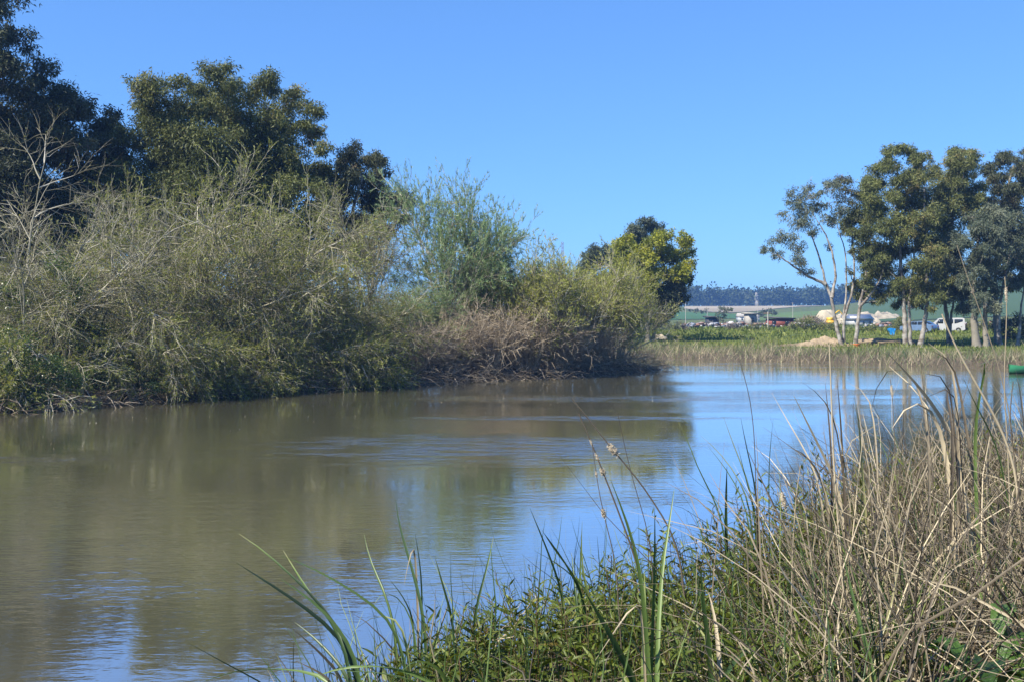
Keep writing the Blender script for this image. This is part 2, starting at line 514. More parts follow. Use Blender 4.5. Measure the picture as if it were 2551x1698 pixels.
def wnoise(scale, sx, sy, detail=3, rot=0.0, rough=.5):
    mp = nt.nodes.new('ShaderNodeMapping'); mp.inputs['Scale'].default_value = (sx, sy, 1); mp.inputs['Rotation'].default_value = (0, 0, rot)
    nt.links.new(geo.outputs['Position'], mp.inputs[0])
    n = nt.nodes.new('ShaderNodeTexNoise'); n.inputs['Scale'].default_value = scale; n.inputs['Detail'].default_value = detail; n.inputs['Roughness'].default_value = rough
    nt.links.new(mp.outputs[0], n.inputs['Vector'])
    return n.outputs['Fac']


def math_(op, a, b_=None, c=None):
    n = nt.nodes.new('ShaderNodeMath'); n.operation = op
    for i, v in enumerate((a, b_, c)):
        if v is None: continue
        if isinstance(v, (int, float)): n.inputs[i].default_value = v
        else: nt.links.new(v, n.inputs[i])
    return n.outputs[0]


patch = ramp(nt, [(.40, (.10, .10, .10)), (.52, (.35, .35, .35)), (.64, (1, 1, 1))], wnoise(.085, .7, 2.6, 4, .25))
fine = wnoise(8.0, .6, 1.4, 3, .12)
mid = wnoise(2.6, .55, 1.4, 3, -.2)
fine = math_('SUBTRACT', fine, .5)
mid = math_('SUBTRACT', mid, .5)
hgt = math_('MULTIPLY_ADD', fine, .0085, math_('MULTIPLY', mid, .0150))
# wind-ruffled bands across the river
sp_ = nt.nodes.new('ShaderNodeSeparateXYZ'); nt.links.new(geo.outputs['Position'], sp_.inputs[0])
gust = None
for gx_, gy_, wx_, wy_ in ((2.5, 41.5, 7.5, 1.6), (-3.0, 25.5, 3.8, 2.6), (1.0, 33.0, 5.0, .7), (-13.0, 23.0, 3.0, .8)):
    ex_ = math_('POWER', math_('ABSOLUTE', math_('DIVIDE', math_('SUBTRACT', sp_.outputs[0], gx_), wx_)), 2.0)
    ey_ = math_('POWER', math_('ABSOLUTE', math_('DIVIDE', math_('SUBTRACT', sp_.outputs[1], gy_), wy_)), 2.0)
    v_ = math_('EXPONENT', math_('MULTIPLY', math_('ADD', ex_, ey_), -1.0))
    gust = v_ if gust is None else math_('ADD', gust, v_)
streak = ramp(nt, [(.40, (.10,) * 3), (.60, (1.3,) * 3)], wnoise(1.1, .5, 2.0, 5, .1))
hgt = math_('MULTIPLY', hgt, math_('ADD', patch, math_('MULTIPLY', math_('MULTIPLY', gust, 4.2), streak)))
bp = nt.nodes.new('ShaderNodeBump'); bp.inputs['Strength'].default_value = 1.0; bp.inputs['Distance'].default_value = 1.0
nt.links.new(hgt, bp.inputs['Height']); nt.links.new(bp.outputs[0], b.inputs['Normal'])
muddy = ramp(nt, [(.3, (.105, .098, .054)), (.7, (.130, .119, .066))], wnoise(.15, 1, 2, 4))
nt.links.new(muddy, b.inputs['Base Color'])
b.inputs['Roughness'].default_value = .9
b.inputs['Specular IOR Level'].default_value = 0
gl = nt.nodes.new('ShaderNodeBsdfGlossy'); gl.inputs['Roughness'].default_value = .035
gl.inputs['Color'].default_value = (1, 1, 1, 1)
nt.links.new(bp.outputs[0], gl.inputs['Normal'])
lw = nt.nodes.new('ShaderNodeLayerWeight'); lw.inputs[0].default_value = .5
nt.links.new(bp.outputs[0], lw.inputs['Normal'])
refl = ramp(nt, [(0, (.04,) * 3), (.5, (.24,) * 3), (.68, (.64,) * 3), (.82, (.84,) * 3), (.96, (.86,) * 3)], lw.outputs['Facing'])
mxs = nt.nodes.new('ShaderNodeMixShader')
nt.links.new(refl, mxs.inputs[0]); nt.links.new(b.outputs[0], mxs.inputs[1]); nt.links.new(gl.outputs[0], mxs.inputs[2])
nt.links.new(mxs.outputs[0], out.inputs['Surface'])
M['water'] = m
mb = MB()
g_ = np.linspace(-1, 1, 3)
mb.add([[-900, -500, 0], [900, -500, 0], [900, 300, 0], [-900, 300, 0]], F4=[[0, 1, 2, 3]])
tag(mb.build('river_water', m), kind='structure')


# ------------------------------------------------------------------ eucalyptus and other trees
def crown_leaves(mb, mbt, C, R, density, L, W, rng, droop=.8, tint0=.5, flat=.8, nsub=15):
    """one foliage puff: sub-clumps of leaves round twig ends"""
    ns = max(6, int(nsub * rng.uniform(.8, 1.2)))
    dirs = rvec(ns, rng)
    rad = R * rng.uniform(.35, .98, ns)
    sc_ = C + dirs * rad[:, None] * np.array([1, 1, flat])
    sr = R * rng.uniform(.20, .42, ns)
    n = np.maximum(8, (density * sr ** 2 * rng.uniform(.6, 1.3, ns)).astype(int))
    k = np.repeat(np.arange(ns), n)
    N = len(k)
    off = rng.normal(size=(N, 3)) * sr[k][:, None] * .62 * np.array([1, 1, .85])
    c = sc_[k] + off
    d = rvec(N, rng) + np.array([0, 0, -droop]) + nrm(off) * .4
    ct = np.clip(tint0 + rng.normal(0, .16, ns), 0, 1)
    t = np.clip(ct[k] + rng.normal(0, .14, N), 0, 1)
    leaves(mb, c, d, L * rng.uniform(.6, 1.3, N), W * rng.uniform(.7, 1.3, N), t, rng, tri=True)
    # twigs
    mid = (C + sc_) / 2 + rng.normal(size=(ns, 3)) * R * .08
    Pt = np.stack([np.broadcast_to(C, (ns, 3)), mid, sc_], 1)
    rt = .012 + R * .012
    tubes(mbt, Pt, np.stack([np.full(ns, rt), np.full(ns, rt * .7), np.full(ns, rt * .25)], 1), 3, tint=.35)


def limb(p0, p1, r0, r1, K, rng, sag=.06):
    t = np.linspace(0, 1, K)[:, None]
    L = np.linalg.norm(p1 - p0)
    pts = p0 + (p1 - p0) * t
    perp = rng.normal(size=3) * L * sag
    pts = pts + np.sin(t * np.pi) * perp + np.sin(t * 2 * np.pi) * rng.normal(size=3) * L * sag * .5
    pts[:, 2] -= (np.sin(t[:, 0] * np.pi) * L * .06)
    return pts, r0 + (r1 - r0) * t[:, 0] ** .8


GR_ = 'eucalyptus trees standing on the far right bank'


def euc(name, label, cat, d, trunks, puffs, leafmat, barkmat='bark_white', density=900, L=.2, W=.05, depth=2.2, seed=1, tr=.22,
        droop=.8, tint0=.5, group=None, zscale=None, extra=.85, flat=.85, nsub=16):
    """trunks: list of pixel polylines [(x,y)...]; puffs: (x,y,r px)"""
    rng = np.random.default_rng(seed)
    L, W, density = L * 1.25, W * 1.55, density * .60
    big = 1.15
    if group == GR_: L, W, big, density = L * 1.2, W * .92, 1.38, density * 1.38
    if extra < .5: L, W, big = L * .95, W * .9, 1.15
    base = P(trunks[0][0][0], 0, d); base[2] = h1(base[0], base[1]) - .05
    root = empty(name, base)
    mbt, mbl = MB(), MB()
    nodes, nrad = [], []
    for tk in trunks:
        pts = np.array([P(x, y, d) for x, y in tk])
        off = rng.normal(size=len(pts)) * .25
        off[0] = rng.uniform(-.2, .2); pts[:, 1] += np.cumsum(off) * .5
        if tk is trunks[0] or tk[0][1] > 820:
            pts[0, 2] = h1(pts[0, 0], pts[0, 1]) - .1
        tt = np.linspace(0, len(pts) - 1, 4 * len(pts))
        pp = np.stack([np.interp(tt, np.arange(len(pts)), pts[:, i]) for i in range(3)], 1)
        ker = np.array([.25, .5, .25])
        for _ in range(3):
            for i in range(3):
                q = np.convolve(np.pad(pp[:, i], 1, mode='edge'), ker, 'valid'); q[0] = pp[0, i]; q[-1] = pp[-1, i]; pp[:, i] = q
        pp[1:-1] += rng.normal(size=pp[1:-1].shape) * tr * .12
        rad = tr * (1 - .72 * np.linspace(0, 1, len(pp)) ** .9)
        rad[0] *= 1.35; rad[1] *= 1.1
        if tk is not trunks[0]: rad = rad * .72
        tubes(mbt, pp, rad, 9, tint=.55)
        for i in range(len(pp) // 3, len(pp)):
            nodes.append(pp[i]); nrad.append(rad[i])
    k = d / F_PX
    PF = []
    for (x, y, r) in puffs:
        c = P(x, y, d); c[1] += rng.uniform(-1, 1) * depth
        PF.append((c, r * k * big))
        if rng.random() < extra:
            c2 = P(x + rng.uniform(-.5, .5) * r, y + rng.uniform(0, .9) * r, d); c2[1] += rng.choice([-1, 1]) * rng.uniform(.5, 1.1) * depth
            PF.append((c2, r * k * rng.uniform(.75, 1.0)))
    top = nodes[0]
    PF.sort(key=lambda q: np.linalg.norm(q[0] - top))
    for c, r in PF:
        nd = np.array(nodes)
        dist = np.linalg.norm(nd - c, axis=1) + np.maximum(0, nd[:, 2] - c[2] + .3) * 2.0
        j = int(np.argmin(dist))
        r0 = min(nrad[j] * .7, .03 + .020 * dist[j] + .01)
        pts, rad = limb(nodes[j], c, r0, max(.018, r0 * .45), 7, rng)
        tubes(mbt, pts, rad, 5, tint=.45)
        for i in (3, 6):
            nodes.append(pts[i]); nrad.append(rad[i])
        crown_leaves(mbl, mbt, c, r, density, L, W, rng, droop, tint0 + rng.normal(0, .09), flat, nsub)
    inv = -base
    for mbx in (mbt, mbl):
        for i in range(len(mbx.V)): mbx.V[i] = mbx.V[i] + inv
    mbt.build('trunk', M[barkmat], root, smooth=True)
    cr = mbl.build('crown', M[leafmat], root)
    tag(root, label, cat, group)
    return root


def rp(lst, ox=1850, oy=320, s=2.703):
    return [(ox + a / s, oy + b / s, *([c[0] / s] if c else [])) for a, b, *c in lst]


GL = 'eucalyptus trees behind the left-bank thicket'
euc('eucalyptus_tree', 'tallest dark eucalyptus, cut by the left edge of the photo and its top', 'tree', 54,
    [[(-90, 840), (-80, 600), (-60, 300), (-50, 60)]],
    [(-70, -50, 80), (-10, 40, 42), (30, 90, 36), (45, 150, 45), (70, 175, 30), (-40, 150, 70), (0, 225, 65), (50, 225, 28), (-60, 330, 90), (35, 320, 60), (10, 430, 80), (-80, 480, 100), (50, 560, 80),
     (-60, 620, 100), (20, 680, 80), (80, 450, 60), (-130, 240, 80)], 'euc_dark', 'bark_grey', 1500, .22, .06, 2.2, 3, .3, group=GL, tint0=.32)
euc('eucalyptus_tree', 'dark eucalyptus with a rounded reddish-brown crown, second from the left edge', 'tree', 57,
    [[(120, 840), (130, 640), (150, 470), (180, 360)]],
    [(200, 262, 46), (165, 245, 30), (245, 290, 38), (225, 320, 50), (130, 240, 34), (95, 270, 40), (150, 310, 55), (250, 350, 34), (90, 350, 60), (175, 375, 60), (240, 385, 35), (60, 440, 75), (150, 450, 75),
     (225, 440, 55), (100, 540, 80), (190, 530, 70), (260, 480, 50), (140, 620, 80), (240, 600, 70)], 'euc_dark', 'bark_grey', 1500, .22, .06, 2.4, 4, .26, group=GL, tint0=.45)
euc('eucalyptus_tree', 'big olive eucalyptus with the highest lumpy crown above the bare willow thicket', 'tree', 60,
    [[(470, 850), (470, 640), (480, 500), (500, 330)], [(470, 640), (430, 500), (400, 380)]],
    [(352, 262, 34), (385, 245, 28), (455, 200, 26), (480, 212, 32), (545, 200, 28), (575, 208, 36), (605, 225, 24), (525, 240, 40), (430, 250, 40), (400, 290, 48), (345, 305, 34), (480, 290, 60), (560, 280, 50), (320, 350, 36),
     (380, 360, 60), (300, 400, 42), (460, 380, 70), (550, 370, 65), (350, 440, 65), (440, 470, 75), (530, 460, 75), (300, 480, 60), (370, 540, 75), (480, 560, 80), (290, 560, 60), (580, 540, 70), (420, 620, 80)], 'euc_olive', 'bark_white', 1500, .2, .055, 2.6, 5, .3, group=GL, tint0=.36)
euc('eucalyptus_tree', 'greener eucalyptus whose crown sticks out to the right in dark lobes over sky', 'tree', 62,
    [[(650, 850), (655, 640), (670, 470), (690, 340)], [(655, 620), (720, 500), (760, 420)]],
    [(690, 222, 28), (660, 235, 25), (740, 240, 26), (765, 262, 26), (775, 315, 22), (755, 325, 22), (715, 255, 34), (650, 280, 45), (700, 300, 45), (620, 330, 50), (690, 360, 60), (750, 400, 40), (640, 410, 65), (720, 440, 60),
     (790, 400, 24), (822, 385, 22), (800, 440, 40), (600, 470, 60), (680, 500, 65), (760, 500, 55), (820, 480, 40), (640, 570, 70), (740, 580, 55), (700, 640, 70), (810, 545, 30)], 'euc_olive', 'bark_white', 1500, .2, .055, 2.6, 6, .28, group=GL, tint0=.46)
euc('eucalyptus_tree', 'smaller dark eucalyptus leaning right, with sky showing between its lobes', 'tree', 64,
    [[(860, 840), (862, 640), (880, 520), (905, 440)], [(862, 640), (930, 560), (975, 510)]],
    [(870, 385, 26), (890, 378, 24), (925, 388, 24), (945, 400, 20), (860, 415, 28), (900, 430, 36), (945, 430, 24), (850, 470, 36), (905, 480, 38), (945, 470, 26), (990, 488, 28), (1008, 500, 20), (975, 520, 28), (995, 540, 20),
     (940, 530, 30), (845, 530, 36), (890, 545, 34), (800, 560, 40), (955, 570, 24), (850, 600, 36), (790, 630, 50), (740, 590, 45), (900, 620, 36)], 'euc_dark', 'bark_white', 1500, .2, .055, 2.0, 7, .2, group=GL, tint0=.5)

# mid-distance pair past the end of the thicket
euc('tree', 'dark grey-green tree standing behind the bright yellow-green tree', 'tree', 112,
    [[(1550, 838), (1555, 740), (1570, 650)]],
    [(1600, 558, 17), (1585, 570, 17), (1570, 580, 19), (1620, 565, 16), (1640, 575, 14), (1600, 595, 28), (1555, 600, 20), (1535, 620, 18), (1510, 625, 18), (1475, 632, 16), (1460, 645, 18), (1490, 655, 24), (1530, 655, 30), (1455, 670, 20), (1500, 700, 32), (1560, 690, 36), (1470, 720, 30), (1520, 760, 36)],
    'euc_grey', 'bark_grey', 1000, .26, .09, 2.6, 8, .24, droop=.2, tint0=.25)
euc('tree', 'round bright yellow-green tree at the end of the left-bank thicket', 'tree', 104,
    [[(1612, 842), (1620, 780), (1640, 690)], [(1614, 820), (1600, 740), (1600, 680)]],
    [(1640, 592, 18), (1665, 585, 15), (1620, 605, 18), (1690, 600, 18), (1710, 612, 15), (1560, 598, 16), (1545, 612, 18), (1580, 620, 22), (1605, 635, 24), (1650, 630, 26), (1690, 640, 22), (1720, 632, 12), (1715, 660, 14), (1550, 645, 22), (1585, 660, 28), (1635, 670, 30), (1685, 680, 24), (1560, 690, 26), (1610, 705, 30)],
    'lime', 'bark_grey', 1000, .26, .10, 3.0, 9, .26, droop=.2, tint0=.62)
euc('tree', 'dark-coloured weeping crown for the shaded lower side of the bright yellow-green tree', 'tree', 106,
    [[(1625, 842), (1640, 780), (1655, 720)]],
    [(1700, 700, 20), (1670, 710, 26), (1630, 730, 28), (1690, 735, 22), (1655, 750, 26), (1620, 770, 24), (1665, 775, 18), (1640, 790, 20), (1600, 760, 26), (1575, 790, 24)],
    'euc_dark', 'bark_grey', 1100, .26, .08, 2.4, 10, .2, droop=1.0, tint0=.5)  # shaded lower side of the yellow-green tree, put into darker leaf colour

# ------------------------------------------------------------------ right-bank eucalyptus group
GR = 'eucalyptus trees standing on the far right bank'
euc('eucalyptus_tree', 'slender open-crowned eucalyptus leaning left, first of the right-bank row', 'tree', 88,
    [rp([(670, 1460), (625, 1300), (600, 1140), (560, 1040), (525, 880), (465, 720)]), rp([(600, 1140), (632, 960), (575, 740), (500, 620)]), rp([(560, 1050), (420, 985), (300, 900), (230, 850)])],
    rp([(200, 770, 42), (155, 812, 26), (240, 730, 36), (300, 760, 42), (260, 840, 36), (335, 650, 46), (300, 575, 36), (375, 490, 48), (360, 430, 34), (440, 395, 40), (480, 440, 46), (440, 540, 55), (340, 880, 38), (420, 900, 36), (390, 790, 42), (400, 640, 44),
        (540, 500, 44), (560, 400, 36), (610, 370, 36), (560, 600, 40), (640, 560, 36), (480, 960, 24), (430, 960, 26), (510, 680, 30), (600, 790, 24)]),
    'euc_grey', 'bark_white', 620, .2, .06, 1.8, 21, .19, extra=.55, group=GR, nsub=11, tint0=.45)
euc('eucalyptus_tree', 'thin pale double-stemmed eucalyptus close beside the leaning open-crowned one', 'tree', 88.5,
    [rp([(680, 1455), (680, 1260), (735, 1120), (745, 960), (740, 760), (700, 560)]), rp([(680, 1280), (705, 1080), (700, 850), (640, 650)])],
    rp([(690, 325, 34), (700, 370, 30), (660, 350, 34), (640, 420, 40), (700, 440, 36), (620, 480, 40), (690, 520, 44), (640, 600, 38), (720, 620, 36), (670, 700, 30), (730, 760, 30), (700, 830, 24), (690, 960, 20)]),
    'euc_dark', 'bark_white', 560, .2, .06, 1.5, 22, .15, extra=.55, group=GR, nsub=11, tint0=.6)
euc('eucalyptus_tree', 'forked pale-trunked eucalyptus with dark drooping leaves, orange tub at its foot', 'tree', 87,
    [rp([(755, 1455), (775, 1300), (790, 1190), (850, 1130), (915, 1030), (950, 900)]), rp([(790, 1190), (800, 1100), (830, 960), (800, 760)])],
    rp([(740, 620, 46), (710, 680, 34), (800, 590, 50), (770, 700, 44), (840, 700, 55), (780, 820, 42), (850, 850, 55), (920, 780, 55), (790, 920, 46), (870, 950, 50), (930, 960, 46), (820, 1020, 42), (900, 1060, 50), (850, 1120, 36), (950, 1100, 42), (920, 1160, 28), (790, 1060, 34)]),
    'euc_olive', 'bark_white', 1000, .2, .06, 2.0, 23, .19, group=GR, tint0=.45)
euc('eucalyptus_tree', 'tall eucalyptus with a yellow-green top, on twin white trunks', 'tree', 86,
    [rp([(1098, 1455), (1095, 1300), (1085, 1160), (1060, 900), (1040, 500), (1040, 250)]), rp([(1135, 1455), (1120, 1300), (1110, 1150), (1150, 900), (1150, 640)])],
    rp([(1040, 130, 40), (1010, 160, 40), (1080, 165, 42), (960, 240, 46), (1030, 240, 55), (1100, 230, 36), (910, 265, 34), (890, 350, 50), (960, 350, 55), (1040, 350, 60), (850, 400, 50), (800, 400, 36), (900, 450, 60), (820, 480, 48), (980, 460, 60), (860, 560, 60),
        (950, 580, 65), (800, 560, 40), (880, 680, 60), (980, 700, 70), (940, 800, 60), (1040, 820, 70), (900, 900, 46), (1000, 930, 60), (1080, 1040, 55), (1040, 1080, 40), (1130, 1130, 46), (1070, 1180, 28), (990, 1040, 30)]),
    'euc_yellow', 'bark_white', 1050, .2, .06, 2.4, 24, .24, group=GR, tint0=.42)
euc('eucalyptus_tree', 'olive eucalyptus on a bent pale trunk in front of the parked cars', 'tree', 85,
    [rp([(1200, 1450), (1225, 1330), (1245, 1180), (1230, 1000), (1220, 700), (1220, 400)])],
    rp([(1210, 185, 34), (1170, 200, 34), (1245, 195, 28), (1180, 270, 44), (1240, 300, 46), (1130, 340, 50), (1200, 380, 60), (1120, 440, 55), (1220, 480, 65), (1130, 560, 65), (1220, 600, 65), (1090, 660, 60), (1180, 720, 70), (1260, 760, 60), (1120, 800, 65), (1210, 860, 65),
        (1140, 930, 60), (1240, 980, 60), (1180, 1050, 60), (1250, 1100, 55), (1180, 1150, 48), (1230, 1180, 36), (1300, 1000, 50)]),
    'euc_olive', 'bark_white', 1050, .2, .06, 2.2, 25, .24, group=GR, tint0=.58)
euc('eucalyptus_tree', 'brownish-crowned tall eucalyptus with paired stems beside the white van', 'tree', 89,
    [rp([(1395, 1420), (1365, 1260), (1345, 1150), (1380, 900), (1420, 600), (1450, 300)]), rp([(1390, 1390), (1400, 1260), (1420, 1160), (1400, 950)])],
    rp([(1450, 170, 44), (1490, 160, 40), (1400, 190, 40), (1520, 210, 34), (1570, 225, 26), (1555, 250, 30), (1340, 250, 48), (1420, 270, 60), (1300, 300, 50), (1500, 290, 55), (1350, 360, 65), (1450, 380, 70), (1530, 380, 50), (1290, 420, 60), (1380, 480, 75), (1480, 490, 75), (1300, 540, 65),
        (1540, 480, 50), (1400, 600, 75), (1310, 640, 65), (1490, 590, 65), (1340, 740, 70), (1290, 840, 60), (1380, 830, 60), (1340, 930, 55), (1380, 1040, 55), (1320, 1080, 44), (1420, 1100, 48), (1360, 1130, 40)]),
    'euc_olive', 'bark_white', 1050, .2, .06, 2.6, 26, .22, group=GR, tint0=.55)
euc('eucalyptus_tree', 'silvery-green low-crowned eucalyptus on a thick dark trunk, right of the van', 'tree', 84,
    [rp([(1580, 1440), (1565, 1250), (1560, 1100), (1570, 900), (1600, 700)]), rp([(1640, 1400), (1630, 1240), (1640, 1050), (1660, 850)])],
    rp([(1560, 600, 50), (1620, 580, 55), (1500, 680, 55), (1570, 690, 65), (1650, 670, 65), (1420, 770, 55), (1360, 820, 44), (1480, 790, 65), (1560, 810, 70), (1650, 800, 70), (1340, 900, 40), (1410, 900, 55), (1500, 920, 65), (1600, 930, 70), (1690, 900, 60),
        (1400, 1000, 45), (1470, 1030, 55), (1560, 1060, 65), (1650, 1060, 60), (1440, 1120, 42), (1520, 1160, 50), (1600, 1180, 50), (1690, 1140, 40), (1500, 1220, 34), (1660, 1220, 30)]),
    'euc_grey', 'bark_grey', 1050, .2, .06, 2.4, 27, .34, group=GR, tint0=.45)
euc('eucalyptus_tree', 'tall dark eucalyptus cut by the right edge, sky gap on its left', 'tree', 92,
    [rp([(1720, 1410), (1705, 1250), (1700, 1060), (1720, 800), (1760, 500), (1830, 250)]), rp([(1700, 1200), (1670, 1000), (1640, 700), (1620, 420)])],
    rp([(1830, 160, 40), (1870, 165, 44), (1800, 200, 46), (1890, 230, 55), (1760, 240, 40), (1820, 290, 60), (1740, 310, 36), (1900, 330, 60), (1780, 370, 60), (1860, 420, 65), (1640, 265, 28), (1610, 300, 30), (1630, 350, 34), (1600, 400, 30), (1650, 430, 34), (1720, 440, 50),
        (1800, 500, 60), (1620, 500, 30), (1700, 530, 50), (1950, 400, 70), (1950, 250, 60), (1900, 540, 60)]),
    'euc_dark', 'bark_grey', 1000, .2, .06, 2.4, 28, .26, group=GR, tint0=.45)
euc('eucalyptus_tree', 'broad green eucalyptus crown low on the right edge, behind the dark leaning trunk', 'tree', 86,
    [rp([(1730, 1420), (1715, 1300), (1740, 1100), (1800, 850), (1820, 650)]), rp([(1850, 1400), (1870, 1200), (1900, 1000)])],
    rp([(1780, 620, 60), (1860, 640, 60), (1740, 700, 55), (1820, 740, 70), (1900, 720, 60), (1770, 820, 60), (1850, 860, 65), (1930, 850, 70), (1750, 920, 50), (1830, 970, 55), (1900, 980, 50), (1780, 1040, 36), (1860, 1060, 34), (1990, 700, 80), (1990, 950, 70)]),
    'euc_grey', 'bark_white', 1050, .2, .06, 2.2, 29, .2, group=GR, tint0=.35)


# ------------------------------------------------------------------ willow shrubs
def shrub_meshes(key, seed, nst=14, h=7.0, spread=.8, lean=(0, 0), n1=70, n2=800, n3=4200, nl=30000, leaf='willow_leaf', wood='twig_pale', lw=(.095, .034), droop=.05,
                 trunk_r=.055, up=.0, wander=.12, leafy_t0=.1):
    rng = np.random.default_rng(seed)
    a = rng.random(nst) * 2 * np.pi
    st = np.stack([np.cos(a), np.sin(a), np.zeros(nst)], 1) * rng.uniform(.1, .5, (nst, 1))
    dr = np.stack([np.cos(a) * spread + lean[0], np.sin(a) * spread + lean[1], np.full(nst, 1.0 + up)], 1) + rng.normal(size=(nst, 3)) * .15
    Ls = h * rng.uniform(.65, 1.1, nst)
    s0 = grow(st, dr, Ls, 8, rng, wander * .7, droop)
    mbs, mbt, mbl = MB(), MB(), MB()
    tubes(mbs, s0, trunk_r * (1 - .8 * np.linspace(0, 1, 8))[None] * rng.uniform(.6, 1.3, (nst, 1)), 6, tint=rng.uniform(.4, .9, nst))
    s, d, i, t = spawn(s0, n1, rng, .18, .95, .75)
    s1 = grow(s, d, h * .5 * (1.15 - t) * rng.uniform(.7, 1.3, n1) + .5, 7, rng, wander, droop)
    tubes(mbs, s1, trunk_r * .45 * (1 - .8 * np.linspace(0, 1, 7))[None] * rng.uniform(.6, 1.2, (n1, 1)), 4, tint=rng.uniform(.4, 1.0, n1))
    both = np.concatenate([s0[:, :7], s1])
    s, d, i, t = spawn(both, n2, rng, .2, 1.0, .8)
    s2 = grow(s, d, h * .20 * rng.uniform(.5, 1.4, n2), 5, rng, wander * 1.2, droop)
    tubes(mbt, s2, .013 * (1 - .7 * np.linspace(0, 1, 5))[None] * rng.uniform(.7, 1.3, (n2, 1)), 3, tint=np.clip(rng.normal(.5, .25, n2), 0, 1))
    s, d, i, t = spawn(s2, n3, rng, .1, 1.0, .7)
    s3 = grow(s, d, h * .085 * rng.uniform(.5, 1.5, n3), 3, rng, wander * 1.3, droop * .5)
    tubes(mbt, s3, .0075 * np.array([1, .8, .35])[None] * rng.uniform(.7, 1.3, (n3, 1)), 3, tint=np.clip(rng.normal(.5, .28, n3), 0, 1))
    if nl:
        s, d, i, t = spawn(s3, nl, rng, .1, 1.0, .8)
        leaves(mbl, s, d + np.array([0, 0, .2]), lw[0] * rng.uniform(.6, 1.6, nl), lw[1] * rng.uniform(.7, 1.5, nl), np.clip(rng.normal(.5, .22, nl), 0, 1), rng, tri=True)
    return (mbs.mesh(key + '_branches', M[wood], True), mbt.mesh(key + '_twigs', M[wood]), mbl.mesh(key + '_leaves', M[leaf]) if nl else None)


KIT = {
    'a': shrub_meshes('willow', 31, 16, 7.2, .75, (.35, -.1)),
    'b': shrub_meshes('willow', 32, 14, 6.6, .95, (.5, -.25), droop=.09),
    'c': shrub_meshes('willow', 33, 18, 6.0, .65, (.1, -.1), nl=32000),
    'low': shrub_meshes('willow', 34, 18, 4.2, 1.3, (.4, -.3), n2=700, n3=3600, droop=.10),
    'bare': shrub_meshes('willow', 35, 12, 8.2, .45, (.2, 0), n1=60, n2=420, n3=1500, nl=1400, trunk_r=.07),
    'green': shrub_meshes('green_willow', 36, 9, 7.6, .30, (.12, 0), n1=90, n2=600, n3=2800, nl=42000, leaf='willow_green', lw=(.17, .034), droop=-.01, up=.3),
    'poplar': shrub_meshes('poplar', 37, 5, 6.2, .16, (.06, 0), n1=70, n2=500, n3=2200, nl=9000, lw=(.08, .035), droop=-.05, up=.6),
    'brown': shrub_meshes('brown_brush', 38, 110, 2.9, .42, (.22, 0), n1=420, n2=1500, n3=1900, nl=0, wood='twig_brown', trunk_r=.016, wander=.11, droop=.03),
    'yellow': shrub_meshes('yellow_willow', 39, 26, 5.0, .55, (.15, 0), n1=120, n2=900, n3=4000, nl=36000, leaf='willow_yellow', lw=(.11, .030), droop=-.01),
}


def shrub(name, label, cat, kit, x, y, rz=0.0, s=1.0, sz=None, group=None, tilt=(0, 0)):
    root = empty(name, (x, y, h1(x, y) - .08), rz)
    root.rotation_euler = (tilt[0], tilt[1], rz)
    root.scale = (s, s, sz or s)
    for nm, me in zip(('branches', 'twigs', 'foliage'), KIT[kit]):
        if me is None: continue
        o = bpy.data.objects.new(nm, me); COL.objects.link(o); o.parent = root
    return tag(root, label, cat, group)


GW = 'bare willow shrubs crowding the left bank'


def sx(px, d):
    return (px - CX) / F_PX * d


for (nm, lb, ct, kit, px, d, rz, s, sz) in [
    ('willow_shrub', 'tall bare willow with pale stems against the dark trees at the far left', 'shrub', 'bare', 60, 40.5, .3, 1.0, 1.1),
    ('willow_shrub', 'bare pale-stemmed willow at the left edge, low over the dark bank', 'shrub', 'bare', -60, 38.5, 2.0, .9, .75),
    ('willow_shrub', 'willow thicket at the left edge behind the green bramble', 'shrub', 'b', 20, 42, 1.0, .8, .7),
    ('willow_shrub', 'willow shrub between the tall bare willow and the bramble mound', 'shrub', 'a', 225, 43.5, 4.5, .9, .85),
    ('willow_shrub', 'highest twiggy willow crown below the big eucalyptus', 'shrub', 'a', 390, 46, .1, 1.15, 1.2),
    ('willow_shrub', 'twiggy olive willow leaning right below the greener eucalyptus', 'shrub', 'b', 520, 48.5, .4, 1.2, 1.5),
    ('willow_shrub', 'broad dense willow at the middle of the left-bank thicket', 'shrub', 'c', 640, 49, 1.4, 1.25, 1.4),
    ('willow_shrub', 'low willow spreading pale arching branches over the water at centre left', 'shrub', 'low', 560, 45.3, 0, 1.0, 1.0),
    ('willow_shrub', 'low willow hanging over the waterline above the bramble', 'shrub', 'low', 330, 42.3, .6, 1.05, 1.05),
    ('willow_shrub', 'low spreading willow with long pale boughs near the brown brushwood', 'shrub', 'low', 800, 49.5, .3, 1.1, 1.1),
    ('willow_shrub', 'rounded willow in front of the small dark leaning eucalyptus', 'shrub', 'a', 770, 52.5, .8, .95, .72),
    ('willow_shrub', 'fine-twigged willow left of the green leafy willow', 'shrub', 'c', 930, 53.5, 3.1, 1.0, .72),
    ('willow_shrub', 'second row willow seen through the middle of the thicket', 'shrub', 'c', 460, 52, 2.3, 1.3, 1.45),
    ('willow_shrub', 'second row willow hidden behind the leftmost thicket', 'shrub', 'c', 260, 48, 5.0, 1.0, .95),
    ('willow_shrub', 'low leafy willow at the foot of the broad dense willow', 'shrub', 'low', 690, 47.6, 1.2, .95, .95),
    ('willow_shrub', 'lowest willow at the left edge under the bare pale stems', 'shrub', 'low', 60, 38.2, 5.4, 1.0, 1.05),
]:
    shrub(nm, lb, ct, kit, sx(px, d), d, rz, s, sz, GW)

